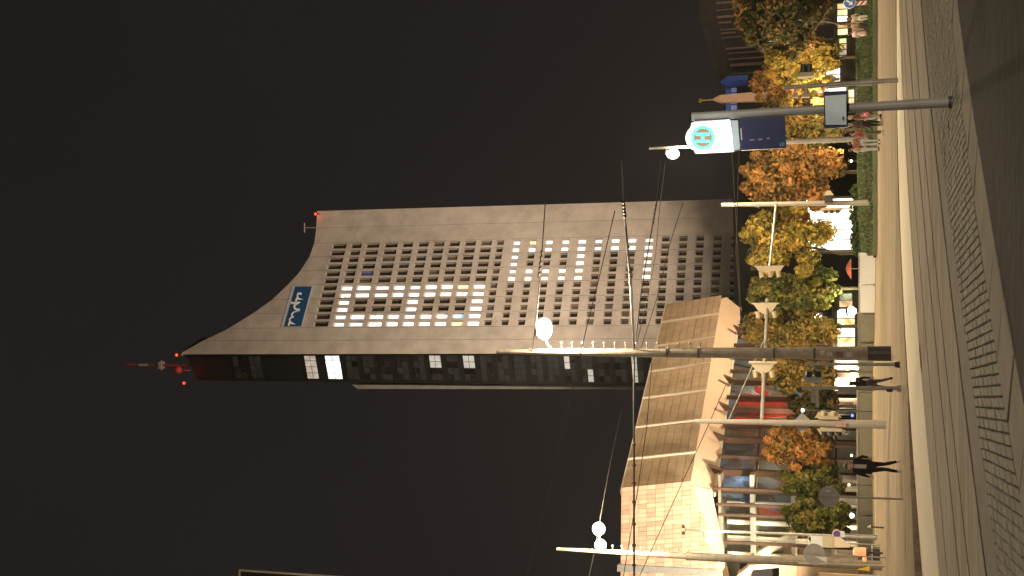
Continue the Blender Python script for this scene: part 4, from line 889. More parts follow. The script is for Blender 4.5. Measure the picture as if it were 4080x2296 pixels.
# pedestrian signal pole
m6 = thing('pedestrian_signal', (-3.62, 41.3, .1), 'grey pedestrian signal pole with dark lenses and a pale box behind the person in black', 'traffic light')
b = MB(); b.cyl((-3.65, 41.3, .08), (-3.67, 41.3, 3.4), .075, .06, 12); b.cyl((-3.65, 41.3, .08), (-3.65, 41.3, .2), .13, .11, 12); b.build('pole', 'galv', m6)
c = P(3240, 1510, 41.25); b = MB(); b.box(c + V((-.10, 0, 0)), (.06, .28, .66)); b.box(c + V((.02, .02, 0)), (.2, .2, .58)); o = b.build('signal_head', 'galv', m6)
for k in range(2): b = MB(); q = c + V((.10, -.03, .15 - .32 * k)); b.cyl(q, q + V((.2, -.05, -.02)), .12, .11, 12); b.build('hood', 'dark_metal', o)
c = P(3248, 1590, 41.2); 
for dx, dz, h_ in ((-.0, -.0, .24), (-.0, -.0, 0)):
    pass
b = MB(); b.box(P(3240, 1582, 41.2), (.42, .10, .13)); b.build('signal_back', 'galv', m6); b = MB(); b.box(P(3256, 1588, 41.15), (.62, .10, .12)); b.build('signal_back', 'white_paint', m6)
b = MB(); b.box(P(3545, 1556, 41.2), (.1, .12, .2)); b.build('push_button', 'dark_metal', m6)
m7 = thing('bare_post', (-2.93, 42.8, .1), 'bare grey signal post close beside the tall mast', 'post')
b = MB(); b.cyl((-2.93, 42.8, .08), (-2.93, 42.8, 3.27), .06, .055, 12); b.build('pole', 'galv', m7); b = MB(); b.cyl((-2.93, 42.8, 3.27), (-2.93, 42.8, 3.32), .065, .065, 12); b.build('cap', 'white_paint', m7); b = MB(); b.cyl((-2.93, 42.8, .05), (-2.93, 42.8, .22), .12, .1, 12); b.build('foot', 'dark_metal', m7)
# right white mast by the lawn
m8 = thing('traffic_signal_mast', (5.40, 79.4, .1), 'white signal mast standing at the lawn edge with a thin arm to the left', 'traffic light')
b = MB(); b.cyl((5.40, 79.4, .1), (5.6, 79.4, 10.3), .20, .12, 12); b.build('pole', 'white_paint', m8)
b = MB(); b.cyl(P(3092, 817, 79.3), P(3066, 1062, 77), .08, .06, 8); b.build('arm', 'galv', m8)
c = P(3066, 1066, 77); b = MB(); b.prism([c + V((.12, -.1, .95)), c + V((.12, -.1, -.95)), c + V((-.25, -.1, -.7)), c + V((-.25, -.1, .7))], (0, .3, 0)); o = b.build('signal_head', 'cream_paint', m8)
for k in range(3): b = MB(); q = c + V((-.25, .05, .55 - .55 * k)); b.cyl(q, q + V((-.4, 0, -.06)), .17, .15, 10); b.build('hood', 'cream_paint', o)
head(m8, P(3312, 833, 79.2), -1, 3, 1.15, 'cream_paint'); 
b = MB(); c = P(3302, 797, 79.1); b.box(c + V((.05, 0, 0)), (.5, .3, .55)); b.build('signal_back', 'dark_metal', m8); b = MB(); b.prism([c + V((.3, -.2, .32)), c + V((.3, -.2, -.32)), c + V((.62, -.2, -.12)), c + V((.62, -.2, .12))], (0, .3, 0)); b.build('signal_hood', 'cream_paint', m8)
for v_ in (3020, 3092, 3170):
    b = MB(); q = P(v_, 815, 79.4); b.cyl(q - V((0, 0, .05)), q + V((0, 0, .05)), .19, .19, 12); b.build('band', 'grey_metal', m8)
# signal pole right of the stop sign
m9 = thing('traffic_signal_mast', (6.9, 40.65, .1), 'grey signal pole with cream boards just right of the timetable', 'traffic light')
b = MB(); b.cyl((6.9, 40.65, .05), (6.89, 40.65, 3.85), .085, .075, 12); b.cyl((6.9, 40.65, .9), (6.9, 40.65, 1.3), .13, .11, 12); b.build('pole', 'galv', m9)
c = P(3212, 305, 40.6); b = MB(); b.prism([c + V((-.02, -.15, .27)), c + V((-.02, -.15, -.27)), c + V((.12, -.15, -.20)), c + V((.12, -.15, .20))], (0, .4, 0)); o = b.build('signal_head', 'cream_paint', m9)
for k in range(2): b = MB(); q = c + V((.12, 0, .1 - .2 * k)); b.cyl(q, q + V((.30, 0, -.02)), .11, .10, 10); b.build('hood', 'dark_metal', o)
for v_, h_ in ((3168, .18), (3210, .30)):
    c = P(v_, 362, 40.6); b = MB(); b.box(c + V((0, 0, 0)), (.30, .12, .07)); b.box(c + V((-.17, 0, 0)), (.12, .22, h_)); b.build('signal_back', 'cream_paint', m9)
b = MB(); b.box(P(3330, 316, 40.5), (.1, .12, .25)); b.build('signal_box', 'grey_metal', m9)
# round sign seen from behind
def backsign(label, x0, yc, Y, r, base, cat='sign'):
    c = P(x0, yc, Y); t = thing('traffic_sign', (c.x, Y, .1), label, cat); b = MB(); b.cyl((c.x, Y, .08), (c.x, Y, c.z + .1), .034, .034, 10); b.build('pole', 'galv', t)
    b = MB(); b.cyl((c.x, Y - .05, c.z), (c.x, Y - .08, c.z), r, r, 28); b.build('disc', 'grey_metal', t)
    b = MB(); b.box((c.x, Y - .09, c.z), (.04, .02, 2 * r)); b.build('bracket', 'galv', t); return t
t = backsign('round grey sign back on a thin pole beside the walking man', 3303, 1978, 38.05, .33, 3620); b = MB(); c = P(3302, 1957, 37.9); b.box(c, (.05, .01, .14)); b.build('sticker', 'paper', t)
t = backsign('round grey sign back at the far left among the boards', 3245, 2207, 61, .55, 3530); b = MB(); c = P(3270, 2234, 60.9); b.prism([c + V((-.1, 0, -.3)), c + V((.2, 0, -.3)), c + V((.2, 0, .3))], (0, .03, 0)); b.build('triangle_plate', 'wall_white', t)
# sign boards at the left
t = thing('sign_board', P(3530, 2165, 72) * 1, 'pair of pale square sign boards on one post left of the green tree', 'sign'); t.location.z = .1
b = MB(); c = P(3254, 2160, 72); b.box(c, (.72, .05, .70)); b.build('board', 'wall_white', t); b = MB(); c2 = P(3299, 2160, 72); b.box(c2, (.68, .05, .62)); b.build('board', 'cream_paint', t); b = MB(); b.cyl((c.x, 72.06, .08), (c.x, 72.06, c.z + .3), .04); b.build('post', 'galv', t)
b = MB(); 
for i in range(20):
    a0, a1 = math.pi * (i / 20 - .0), math.pi * ((i + 1) / 20); cc = c + V((0, .06, .30)); b.cyl(cc + V((math.cos(a0) * .36, 0, math.sin(a0) * .25)), cc + V((math.cos(a1) * .36, 0, math.sin(a1) * .25)), .03, .03, 5)
b.build('hoop', 'white_paint', t)
b = MB(); b.prism([P(3320, 2140, 72), P(3345, 2140, 72), P(3385, 2168, 72), P(3385, 2182, 72), P(3320, 2182, 72)], (0, .05, 0)); b.build('tan_board', 'hall_rib', t)
t = thing('traffic_sign', P(3480, 2130, 82), 'small round violet sign with a white plate below it', 'sign'); t.location.z = .1
c = P(3334, 2127, 82); b = MB(); b.cyl((c.x, 82, c.z), (c.x, 81.95, c.z), .30, .30, 20); b.build('disc', 'hall_rib', t); b = MB(); b.cyl((c.x, 81.94, c.z), (c.x, 81.90, c.z), .24, .24, 20); b.build('face', 'purple', t)
b = MB(); b.box(P(3357, 2129, 81.95), (.42, .04, .28)); b.build('plate', 'wall_white', t); b = MB(); b.cyl((c.x, 82.06, .08), (c.x, 82.06, c.z + .2), .03); b.build('post', 'galv', t)
t = thing('bollard', (0, 0, .1), 'thin bollard with pointed pale top before the light steps', 'bollard'); q = G(3530, 2103, .1); t.location = (q.x, q.y, .1); h = P(3455, 2103, q.y).z
b = MB(); b.cyl((q.x, q.y, .08), (q.x, q.y, h - .2), .05, .04, 10); b.build('post', 'dark_metal', t); b = MB(); b.cyl((q.x, q.y, h - .2), (q.x, q.y, h), .10, .02, 10); b.build('tip', 'cream_paint', t)
t = thing('warning_barrier', P(3520, 2200, 66), 'orange warning lamp on a dark stand among the left signs', 'barrier'); t.location.z = .1
c = P(3428, 2200, 66); b = MB(); b.cyl(c - V((0, 0, .3)), c + V((0, 0, .3)), .26, .26, 14); b.sph(c + V((0, 0, .3)), (.26, .26, .1), 12, 5); b.build('lamp', 'orange_lamp', t)
b = MB(); b.cyl((c.x, 66, .08), c - V((0, 0, .3)), .06); b.cyl(c - V((0, 0, .45)), c - V((0, 0, .3)), .30, .28, 12); b.box((c.x, 66, .16), (.7, .4, .12)); b.build('stand', 'dark_metal', t)
b = MB(); c2 = P(3445, 2228, 66); b.sph(c2, (.16, .1, .12), 10, 6); b.build('reflector', 'orange_lamp', t)
t = thing('thin_post', P(3530, 2255, 62), 'bright white thin post near the left edge with a yellow plate', 'post'); t.location.z = .1
a_ = P(3180, 2245, 62); b = MB(); b.cyl((P(3530, 2255, 62).x, 62, .08), a_, .055, .045, 10); b.build('pole', 'white_paint', t); b = MB(); b.prism([P(3415, 2270, 61.9), P(3465, 2258, 61.9), P(3465, 2277, 61.9)], (0, .05, 0)); b.build('plate', 'yellow', t)
t = thing('electric_cabinet', P(3500, 2225, 75), 'low dark cabinet behind the orange warning lamp', 'cabinet'); t.location.z = .1
a_ = P(3485, 2258, 74); c_ = P(3530, 2190, 74); b = MB(); b.obox((a_.x, 74, .1), (c_.x - a_.x, 0, 0), (0, .7, 0), (0, 0, a_.z)); b.build('body', 'dark_metal', t); b = MB(); b.obox((a_.x - .05, 73.95, a_.z + .1), (c_.x - a_.x + .1, 0, 0), (0, .8, 0), (0, 0, .07)); b.build('lid', 'grey_metal', t)
t = thing('wooden_hoarding', P(3500, 2290, 60), 'brown hoarding cut off by the left edge', 'hoarding'); t.location.z = .1
a_ = P(3270, 2284, 60); b = MB(); b.obox((a_.x - 3, 60, .1), (3, 0, 0), (0, .2, 0), (0, 0, a_.z)); b.build('board', 'hall_panel', t); b = MB(); b.obox((a_.x - 3, 59.9, .1), (2.9, 0, 0), (0, .1, 0), (0, 0, .5)); b.build('skirting', 'grey_metal', t)
t = thing('traffic_sign', P(3490, 25, 72), 'round blue arrow sign above a red and white striped board at the right edge', 'sign'); t.location.z = .1
c = P(3385, 12, 72); b = MB(); b.cyl((c.x, 72, c.z), (c.x, 71.95, c.z), .36, .36, 24); b.build('disc', 'sign_white', t); mat('arrow_blue', (.06, .16, .50), .5); b = MB(); b.cyl((c.x, 71.94, c.z), (c.x, 71.91, c.z), .32, .32, 24); b.build('face', 'arrow_blue', t)
b = MB(); d1 = V((-.6, 0, -.8)).normalized(); d2 = V((.8, 0, -.6)); q = c + V((0, -.10, 0)); b.prism([q - d1 * .22 + d2 * .05, q + d1 * .05 + d2 * .05, q + d1 * .05 - d2 * .05, q - d1 * .22 - d2 * .05], (0, -.02, 0)); b.prism([q + d1 * .05 + d2 * .16, q + d1 * .25, q + d1 * .05 - d2 * .16], (0, -.02, 0)); b.build('arrow', 'sign_white', t)
a_ = P(3410, 22, 72); c_ = P(3466, 2, 72); b = MB(); b.obox((a_.x, 72, c_.z), (c_.x - a_.x, 0, 0), (0, .04, 0), (0, 0, a_.z - c_.z)); b.build('board', 'sign_white', t)
for k in range(3):
    z0 = c_.z + .08 + k * .3; b = MB(); b.prism([(a_.x, 71.99, z0 + .1), (c_.x, 71.99, z0 - .1), (c_.x, 71.99, z0 + .04), (a_.x, 71.99, z0 + .24)], (0, -.02, 0)); b.build('stripe', 'red_paint', t)
b = MB(); b.cyl((c.x, 72.06, .1), (c.x, 72.06, c.z + .2), .03); b.build('post', 'galv', t)

# ================================================================== TRAM STOP SIGN
st = thing('tram_stop_sign', (3.0, 20.15, 0), 'illuminated stop sign with a letter H above a navy panel on a leaning grey pole', 'stop sign')
b = MB(); top_ = P(2757, 466, 20.15); b.cyl((3.0, 20.15, -.02), top_, .085, .075, 16); b.build('pole', 'grey_metal', st, smooth=False); b = MB(); b.cyl((3.0, 20.15, -.02), (3.0, 20.15, .05), .11, .10, 16); b.build('foot', 'dark_metal', st)
ss_ = .2329
def q2(a_, b_, Y=20.05): return P(2650 + a_ * ss_, 420 + b_ * ss_, Y)
b = MB(); ol = [q2(1100, 245), q2(1165, 778), q2(512, 812), q2(478, 745)]
for i in range(9):
    t_ = math.radians(128 + (232 - 128) * i / 8); ol.append(q2(640 + 288 * math.cos(t_) * 1.0, 555 + 270 * -math.sin(t_ + math.pi)) if False else q2(640 + 290 * math.cos(math.radians(135 + 90 * i / 8)), 560 + 290 * math.sin(math.radians(225 - 90 * i / 8)) * 1.0 if False else 560 + 250 * math.cos(math.radians(45 + 90 * i / 8) + 0)))
ol.append(q2(455, 300))
b.prism(ol, (0, .16, 0)); b.build('light_box', 'sign_lit', st)
b = MB(); b.prism([q2(490, 268, 20.06), q2(1100, 236, 20.06), q2(1102, 246, 20.06), q2(490, 280, 20.06)], (0, .15, 0)); b.build('box_edge', 'grey_metal', st)
C0 = q2(648, 555, 20.04); ax_u = (q2(648 - 100, 555, 20.04) - C0) / 100; ax_r = (q2(648, 555 - 100, 20.04) - C0) / 100      # up and right on the sign, per zoom pixel
def disc(name, r, m, off):
    b = MB(); b.prism([C0 + V((0, off, 0)) + ax_u * r * math.cos(t_) + ax_r * r * math.sin(t_) for t_ in np.linspace(0, 2 * math.pi, 41)[:-1]], (0, -.004, 0)); return b.build(name, m, st)
disc('ring', 205, 'sign_cyan', -.002); disc('disc', 150, 'sign_amber', -.008)
b = MB(); 
def rect(u0, u1, r0, r1, off): b.prism([C0 + V((0, off, 0)) + ax_u * u0 + ax_r * r0, C0 + V((0, off, 0)) + ax_u * u1 + ax_r * r0, C0 + V((0, off, 0)) + ax_u * u1 + ax_r * r1, C0 + V((0, off, 0)) + ax_u * u0 + ax_r * r1], (0, -.004, 0))
rect(-122, 128, 28, 88, -.014); rect(-122, 128, -88, -36, -.014); rect(-28, 34, -37, 29, -.0145); b.build('letter_h', 'sign_cyan', st)
b = MB(); b.prism([q2(1130, 258), q2(1243, 256), q2(1283, 750), q2(1166, 775)], (0, .14, 0)); b.build('name_strip', 'paper', st)
b = MB(); b.prism([q2(1262, 232), q2(2045, 184), q2(2072, 728), q2(1300, 768)], (0, .12, 0)); b.build('info_panel', 'navy', st)
b = MB(); b.prism([q2(1285, 395, 20.045), q2(1308, 395, 20.045), q2(1322, 595, 20.045), q2(1300, 595, 20.045)], (0, -.006, 0)); b.build('text_line', 'sign_border', st)
mat('pink_print', (.20, .14, .26), .5); 
for a_, b_, c_, d_ in ((1440, 585, 1530, 605), (1590, 570, 1665, 600), (1740, 555, 1795, 580)): b = MB(); b.prism([q2(a_, b_, 20.045), q2(c_, b_ - 4, 20.045), q2(c_, d_, 20.045), q2(a_, d_ + 4, 20.045)], (0, -.006, 0)); b.build('print', 'pink_print', st)
mat('digit_blue', (.20, .34, .42), .5); b = MB()
def dg(pts_): b.prism([q2(a_, b_, 20.045) for a_, b_ in pts_], (0, -.006, 0))
dg([(1968, 642), (1978, 640), (1980, 692), (1970, 693)]); dg([(1958, 690), (1990, 687), (1990, 696), (1958, 699)]); dg([(1998, 640), (2007, 639), (2009, 693), (2000, 694)]); dg([(2030, 637), (2039, 637), (2040, 690), (2031, 691)]); dg([(2007, 639), (2030, 637), (2030, 648), (2007, 649)]); dg([(2008, 683), (2031, 682), (2031, 691), (2008, 693)]); b.build('digits', 'digit_blue', st)
def q3(a_, b_, Y): return P(3220 + a_ * .2207, 320 + b_ * .2207, Y)
b = MB(); b.prism([q3(280, 203, 20.0), q3(708, 188, 20.0), q3(720, 840, 20.0), q3(292, 872, 20.0)], (0, .12, 0)); b.build('timetable_case', 'navy', st)
b = MB()
for i in range(10):
    t0, t1 = i / 10, (i + 1) / 10; f = lambda t, lo: q3((300 + 16 * t) if lo else (688 + 4 * t), 284 + 521 * t + (-28 * (1 - t) if not lo else 0), 19.98 - .045 * math.sin(math.pi * t)); b.prism([f(t0, 1), f(t0, 0), f(t1, 0), f(t1, 1)], (0, .012, 0))
b.build('timetable_sheet', 'paper', st); b = MB(); b.prism([q3(618, 655, 19.93), q3(645, 655, 19.93), q3(645, 712, 19.93), q3(618, 712, 19.93)], (0, -.004, 0)); b.build('logo', 'dark_metal', st)
light('POINT', (2.5, 19.3, 4.1), 25, (.9, 1, .95), size=.2)

# ================================================================== OVERHEAD WIRES
def wire(label, pts, r, m='cable', sag=0, beads=None, ins=None):
    Q = [P(x_, y_, Y_) for x_, y_, Y_ in pts]; c = Q[0]; t = thing('overhead_wire', c, label, 'wire', 'overhead tram wires'); b = MB()
    pp = []
    for a_, d_ in zip(Q[:-1], Q[1:]):
        for k in range(6): u = k / 6; pp.append(a_.lerp(d_, u) - V((0, 0, sag * 4 * u * (1 - u))))
    pp.append(Q[-1]); b.tube(pp, r, 6); b.build('cable', m, t)
    for x_, y_, Y_, rr, mm in (beads or []):
        b = MB(); b.sph(P(x_, y_, Y_), (rr, rr, rr * 1.1), 10, 7); b.build('bead', mm, t)
    for (a_, d_, rr) in (ins or []):
        b = MB(); A_, D_ = P(*a_), P(*d_); n_ = 5
        for k in range(n_): u0 = A_.lerp(D_, k / n_); u1 = A_.lerp(D_, (k + .55) / n_); b.cyl(u0, u1, rr, rr * .8, 10)
        b.cyl(A_, D_, rr * .5, rr * .5, 8); b.build('insulator', 'dark_metal', t)
    return t
wire('thick span wire with brown beads running left from the tall mast', [(2526, 1405, 50.7), (2526, 1700, 50), (2526, 2000, 49.5), (2527, 2420, 49)], .045, 'cable_light', beads=[(2526, y_, 49.9 - (y_ - 1770) * .0012, .085, 'rust') for y_ in (1770, 1854, 1926, 2001, 2089, 2173, 2252)])
wire('long thin wire crossing the night sky above the hall', [(2450, 840, 44), (2390, 1095, 45), (2337, 1307, 46), (2269, 1600, 47), (2195, 1930, 46), (2080, 2370, 45)], .018, 'cable_light')
wire('span wire with a long insulator in front of the tower', [(2173, 805, 48), (2158, 1030, 49), (2140, 1250, 50), (2120, 1403, 50.6)], .026, 'cable', ins=[((2160, 1000, 48.8), (2146, 1110, 49.3), .07)])
wire('stout cable with black insulators right of the tall mast', [(2478, 640, 42), (2484, 800, 43.5), (2492, 900, 45), (2508, 1090, 47), (2526, 1403, 50.7)], .034, 'cable_light', ins=[((2483, 803, 43.5), (2490, 872, 44.6), .085)], beads=[(2511, 1085, 46.9, .07, 'dark_metal'), (2504, 985, 46, .06, 'dark_metal')])
wire('companion cable running just under the stout one', [(2494, 890, 44.9), (2518, 1150, 47.5), (2528, 1403, 50.7)], .02, 'cable')
wire('wire with a dark sleeve passing before the tower face', [(2636, 640, 47), (2614, 820, 48), (2578, 1020, 49), (2552, 1180, 50), (2528, 1400, 50.7)], .026, 'cable', ins=[((2614, 815, 48), (2600, 900, 48.4), .05)])
wire('thin pale wire below the sleeved one', [(2652, 640, 47), (2628, 830, 48.5), (2612, 1010, 49.5), (2582, 1180, 50), (2530, 1400, 50.7)], .016, 'cable_light')
wire('wire dropping steeply in front of the lower tower windows', [(2720, 810, 60), (2670, 970, 60), (2620, 1180, 60), (2550, 1400, 60)], .02, 'cable')
wire('faint wire low over the trees, right one of two', [(2915, 600, 70), (2932, 870, 72), (2945, 1100, 74), (2950, 1260, 76)], .03, 'cable_light')
wire('faint wire low over the trees, left one of two', [(2945, 590, 70), (2936, 880, 72), (2932, 1010, 74), (2955, 1280, 76)], .024, 'cable_light')
wire('dim wire slanting to the twin lamps at the left', [(2475, 1640, 66), (2430, 1850, 67), (2396, 2040, 68), (2370, 2190, 68.4), (2340, 2330, 68.5)], .018, 'cable')
wire('thin dark wire crossing the tan stone panels', [(2600, 1410, 52), (2594, 1485, 53), (2577, 1700, 54), (2535, 1990, 55), (2470, 2380, 56)], .02, 'cable')
wire('long diagonal wire rising left across the hall front', [(2892, 1535, 62), (2820, 1700, 62), (2690, 1985, 62), (2510, 2380, 62)], .02, 'cable')

# ================================================================== PEOPLE
def capsules(b, segs):
    for a_, c_, r0, r1, _ in segs:
        b.cyl(a_, c_, r0, r1, 12); b.sph(a_, r0, 12, 8); b.sph(c_, r1, 12, 8)
def person(loc, rz, label, J, cloth, hair=(.05, .03, .02), long_hair=False, group=None, coat=False, h=1.0, voxel=.016, jacket=False):
    """J: joints in local metres, figure faces -Y. cloth: dict top, legs, shoes material colours"""
    j = dict(pel=(0, 0, .95), chest=(0, 0, 1.30), neck=(0, 0, 1.47), head=(0, -.02, 1.63), shl=(.18, 0, 1.42), shr=(-.18, 0, 1.42), ell=(.24, .02, 1.14), elr=(-.24, .02, 1.14), hal=(.25, -.05, .88), har=(-.25, -.05, .88),
             hil=(.09, 0, .92), hir=(-.09, 0, .92), knl=(.10, -.02, .50), knr=(-.10, -.02, .50), anl=(.10, .02, .08), anr=(-.10, .02, .08)); j.update(J); j = {k: V(v) for k, v in j.items()}
    t = thing('person', loc, label, 'person', group, rz); t.scale = (h, h, h)
    T, Lg, Sk, Sh = 'top', 'legs', 'skin', 'shoe'
    seg = [(j['pel'], j['pel'] + (j['chest'] - j['pel']) * .45, .135, .125, Lg if not coat else T), (j['pel'] + (j['chest'] - j['pel']) * .4, j['chest'], .128, .15, T), (j['chest'], j['neck'] - V((0, 0, .06)), .14, .09, T),
           (j['shl'], j['shr'], .075, .075, T), (j['chest'] + V((.06, 0, .0)), j['chest'] + V((-.06, 0, 0)), .13, .13, T), (j['neck'] - V((0, 0, .05)), j['head'] - V((0, 0, .06)), .055, .052, Sk)]
    hd = j['head']; fw = V((0, -1, 0))
    seg += [(hd + V((0, .02, .035)), hd + V((0, -.005, -.01)), .092, .086, Sk), (hd + V((0, -.02, -.05)), hd + V((0, -.035, -.085)), .062, .042, Sk), (hd + V((0, -.085, .0)), hd + V((0, -.108, -.022)), .012, .016, Sk), (hd + V((.088, .005, .01)), hd + V((.09, .01, -.03)), .016, .014, Sk), (hd + V((-.088, .005, .01)), hd + V((-.09, .01, -.03)), .016, .014, Sk), (hd + V((-.02, -.088, -.055)), hd + V((.02, -.088, -.055)), .011, .011, Sk)]
    for s_ in 'lr':
        sg_ = 1 if s_ == 'l' else -1; sh_, el, ha = j['sh' + s_], j['el' + s_], j['ha' + s_]
        seg += [(sh_, el, .062, .048, T), (el, el.lerp(ha, .88), .047, .036, T), (el.lerp(ha, .86), ha, .032, .028, Sk)]
        d = (ha - el).normalized(); side = d.cross(V((0, 0, 1)) if abs(d.z) < .8 else V((0, 1, 0))).normalized(); palm = ha + d * .075; curl = side.cross(d).normalized()
        if curl.y > 0: curl = -curl
        seg.append((ha, palm, .034, .036, Sk))
        for i in range(4):
            o_ = side * (-.030 + .020 * i); L_ = (.062, .075, .070, .055)[i]; k1 = palm + o_ + d * L_ * .55; k2 = k1 + (d * .7 + curl * .55).normalized() * L_ * .55; seg += [(palm + o_, k1, .0105, .0095, Sk), (k1, k2, .0095, .008, Sk)]
        th0 = ha + d * .02 + side * (-.03); th1 = th0 + (d * .6 - side * .7).normalized() * .05; seg += [(th0, th1, .013, .011, Sk), (th1, th1 + d * .035, .011, .009, Sk)]
        hi, kn, an = j['hi' + s_], j['kn' + s_], j['an' + s_]
        seg += [(hi, kn, .098, .062, Lg), (kn, kn.lerp(an, .45), .060, .058, Lg), (kn.lerp(an, .45), an, .058, .044, Lg)]
        tv = j.get('toe' + s_) ; toe = tv if tv is not None else an + V((.015 * sg_, -.17, -.04)); seg += [(an + V((0, .03, -.04)), toe, .045, .036, Sh), (an, an + V((0, -.05, -.02)), .046, .042, Sh)]
    if jacket: seg += [(j['shl'] + V((-.03, .01, -.06)), V((.16, .02, .94)), .085, .075, T), (j['shr'] + V((.03, .01, -.06)), V((-.16, .02, .94)), .085, .075, T), (V((.16, .03, .92)), V((-.16, .03, .92)), .06, .06, T)]
    if coat: seg += [(j['pel'] + V((0, 0, .1)), j['pel'] + V((0, 0, -.22)), .15, .19, T)]
    b = MB(); capsules(b, seg); me = bpy.data.meshes.new('body'); me.from_pydata([tuple(v) for v in b.v], [], b.f); me.update()
    o = bpy.data.objects.new('body', me); COL.objects.link(o); rm = o.modifiers.new('r', 'REMESH'); rm.mode = 'VOXEL'; rm.voxel_size = voxel; sm = o.modifiers.new('s', 'SMOOTH'); sm.factor = .5; sm.iterations = 3
    dg_ = bpy.context.evaluated_depsgraph_get(); nm = bpy.data.meshes.new_from_object(o.evaluated_get(dg_)); old = o.data; o.modifiers.clear(); o.data = nm; bpy.data.meshes.remove(old); nm.name = 'body'
    keys = ['skin', 'top', 'legs', 'shoe', 'front']; cl = dict(skin=(.50, .30, .21), front=cloth.get('front', cloth['top'])); cl.update(cloth); nm.materials.clear()
    for k in keys:
        nmn = 'cloth_' + k + '_%d' % len(MT); mat(nmn, cl[k], .85 if k != 'skin' else .55, .12, 9); nm.materials.append(MT[nmn])
    A_ = np.array([tuple(s_[0]) for s_ in seg]); D_ = np.array([tuple(s_[1] - s_[0]) for s_ in seg]); R0 = np.array([s_[2] for s_ in seg]); R1 = np.array([s_[3] for s_ in seg]); lab = np.array([keys.index(s_[4]) for s_ in seg])
    cen = np.array([tuple(p.center) for p in nm.polygons]); dd = np.einsum('ij,ij->i', D_, D_) + 1e-9; best = np.full(len(cen), 1e9); bi = np.zeros(len(cen), int)
    for i in range(len(seg)):
        u = np.clip((cen - A_[i]) @ D_[i] / dd[i], 0, 1); ds = np.linalg.norm(cen - A_[i] - u[:, None] * D_[i], axis=1) - (R0[i] + (R1[i] - R0[i]) * u); k_ = ds < best; best[k_] = ds[k_]; bi[k_] = i
    mi = lab[bi]; ch = j['chest']
    fr = (mi == 1) & (np.abs(cen[:, 0] - ch.x) < .062) & (cen[:, 1] < ch.y - .05) & (cen[:, 2] < j['neck'].z - .03)
    if 'front' in cloth: mi[fr] = 4
    nm.polygons.foreach_set('material_index', mi.astype(np.int32)); nm.polygons.foreach_set('use_smooth', [True] * len(nm.polygons)); nm.update(); o.parent = t
    b = MB(); hm = 'hair_%d' % len(MT); mat(hm, hair, .6, .3, 30)
    b.sph(hd + V((0, .022, .045)), (.104, .108, .094), 16, 10)
    if long_hair: b.sph(hd + V((0, .06, -.09)), (.10, .065, .17), 14, 8)
    else: b.sph(hd + V((0, .055, .0)), (.093, .07, .09), 14, 8)
    b.build('hair', hm, t, local=True, smooth=True)
    b = MB()
    for sx in (-.034, .034): b.sph(hd + V((sx, -.082, .012)), (.013, .008, .009), 8, 6)
    b.build('eye', 'dark_metal', t, local=True)
    return t
def gy(x_, y_): q = G(x_, y_, .06); q = G(x_, y_, pav_z(q.x)); return (q.x, q.y, q.z)
BLK = (.014, .012, .013)
pm = person((-6.2, 40.0, .154), math.radians(8), 'walking man in an open black jacket, pale shirt and black trousers', dict(
    pel=(0, 0, .93), chest=(.01, -.01, 1.29), neck=(.015, -.02, 1.46), head=(.0, -.05, 1.625), shl=(.20, 0, 1.41), shr=(-.18, .0, 1.42), ell=(.33, .06, 1.18), hal=(.30, -.04, .98), elr=(-.27, .0, 1.17), har=(-.33, -.10, .95),
    knl=(.10, .06, .50), anl=(.19, .20, .10), knr=(-.06, -.14, .50), anr=(-.12, -.20, .085)), dict(top=BLK, legs=BLK, shoe=(.42, .40, .36), front=(.42, .36, .36)), hair=(.06, .035, .02), jacket=True, h=1.04)
person(gy(3562, 1530), math.radians(200), 'person in black top with brown bag walking away right of the signal pole', dict(knl=(.1, -.12, .5), anl=(.13, -.22, .1), knr=(-.1, .1, .5), anr=(-.16, .26, .13)), dict(top=BLK, legs=(.06, .055, .07), shoe=BLK), hair=(.02, .015, .01), long_hair=True)
LEGL = (.36, .33, .30)
person(gy(3492, 68), math.radians(150), 'person in a beige top and white trousers with a dark round bag', dict(knl=(.08, -.05, .5), elr=(-.26, -.05, 1.15), har=(-.20, -.22, 1.05)), dict(top=(.40, .34, .22), legs=(.50, .47, .42), shoe=LEGL, front=(.40, .34, .22)), hair=(.12, .06, .03), long_hair=True, h=1.00)
person(gy(3492, 97), math.radians(205), 'person with a green bag in dark trousers beside the white trousers', dict(knl=(.08, -.1, .5), anl=(.1, -.2, .08)), dict(top=(.36, .24, .16), legs=(.06, .055, .05), shoe=BLK), hair=(.10, .05, .02), h=0.98)
person(gy(3492, 128), math.radians(140), 'person in a pale pink coat walking left of the green bag', dict(knr=(-.09, -.1, .5), anr=(-.1, -.18, .08)), dict(top=(.45, .34, .30), legs=(.30, .20, .16), shoe=LEGL), hair=(.04, .02, .015), coat=True, h=0.96)
person(gy(3512, 462), math.radians(250), 'person in a brown jacket with pale scarf holding a pink bag', dict(elr=(-.25, -.08, 1.16), har=(-.12, -.28, 1.10), knl=(.1, -.1, .5)), dict(top=(.12, .035, .02), legs=(.30, .30, .27), shoe=BLK, front=(.40, .34, .28)), hair=(.30, .24, .17), long_hair=True, h=1.00)
person(gy(3516, 492), math.radians(120), 'person in a dark coat beside the brown jacket', dict(knr=(-.09, -.1, .5)), dict(top=(.05, .03, .03), legs=BLK, shoe=LEGL), hair=(.25, .2, .14), coat=True, h=1.02)
person(gy(3518, 527), math.radians(235), 'person in a red top and olive trousers by the lamp pole', dict(ell=(.25, -.08, 1.15), hal=(.12, -.26, 1.1)), dict(top=(.30, .07, .06), legs=(.12, .11, .07), shoe=(.55, .5, .42)), hair=(.10, .04, .02), h=0.93)
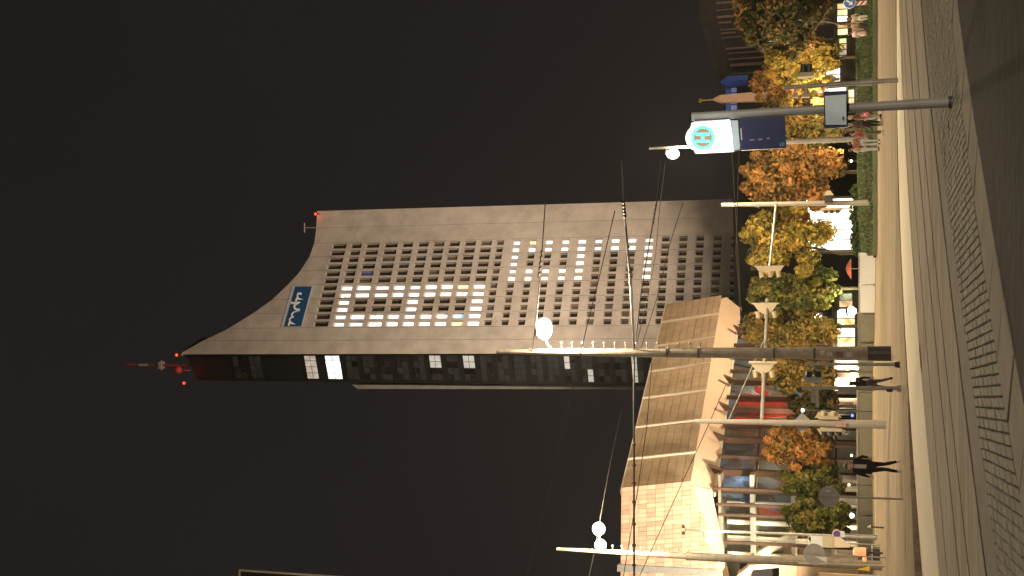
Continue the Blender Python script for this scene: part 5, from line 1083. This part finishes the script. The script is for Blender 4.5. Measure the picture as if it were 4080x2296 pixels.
person(gy(3506, 566), math.radians(170), 'person in a reddish brown top and light jeans behind the lamp pole', dict(knl=(.1, -.06, .5)), dict(top=(.20, .09, .06), legs=(.36, .36, .38), shoe=(.08, .05, .04)), hair=(.08, .05, .03), h=1.00)
person(gy(3504, 594), math.radians(100), 'person in a tan top and grey trousers at the left end of the group', dict(elr=(-.26, -.1, 1.17), har=(-.12, -.25, 1.2)), dict(top=(.36, .24, .15), legs=(.40, .40, .40), shoe=(.10, .07, .05)), hair=(.06, .04, .02), h=0.97)
def bag(label, loc, size, col, n):
    t = thing('handbag', loc, label, 'bag'); m_ = 'bag_%d' % n; mat(m_, col, .6); b = MB(); x_, y_, z_ = loc; w_, h_ = size
    b.sph((x_, y_, z_), (w_ / 2, .07, h_ / 2), 12, 8); b.build('pouch', m_, t, smooth=True); b = MB(); b.tube([(x_ - w_ * .35, y_, z_ + h_ * .35), (x_ - w_ * .2, y_ + .05, z_ + h_ * 1.1), (x_ + w_ * .2, y_ + .05, z_ + h_ * 1.1), (x_ + w_ * .35, y_, z_ + h_ * .35)], .012, 6); b.build('strap', m_, t)
q = P(3430, 73, 76); bag('dark round bag against the white trousers', (q.x, q.y - .8, q.z), (.3, .34), (.012, .012, .012), 1)
q = P(3426, 104, 76); bag('green bag at the hip of the person in dark trousers', (q.x, q.y - .8, q.z), (.36, .5), (.14, .20, .05), 2)
q = P(3453, 463, 64); bag('pink bag held by the person in the brown jacket', (q.x, q.y - .6, q.z), (.26, .32), (.55, .14, .22), 3)
q = P(3480, 1516, 52); bag('brown shoulder bag carried by the person in black', (q.x - .1, q.y - .3, q.z), (.3, .32), (.22, .09, .04), 4)

# ================================================================== AIR (volume added for lamp halos)
HD = .00007
hz = MB(); hz.obox((-705, -85, -1.2), (1410, 0, 0), (0, 1090, 0), (0, 0, 175)); hb = hz.build('halo_haze', 'far_wall'); hb['kind'] = 'stuff'  # thin volume added so lamps get halos in place of lens glare
hm_ = bpy.data.materials.new('halo_haze'); hm_.use_nodes = True; n = hm_.node_tree.nodes; n.remove(n['Principled BSDF']); pv = n.new('ShaderNodeVolumePrincipled'); pv.inputs['Color'].default_value = (.9, .9, .9, 1); pv.inputs['Density'].default_value = HD; pv.inputs['Anisotropy'].default_value = .5
hm_.node_tree.links.new(pv.outputs[0], n['Material Output'].inputs['Volume']); hb.data.materials.clear(); hb.data.materials.append(hm_)
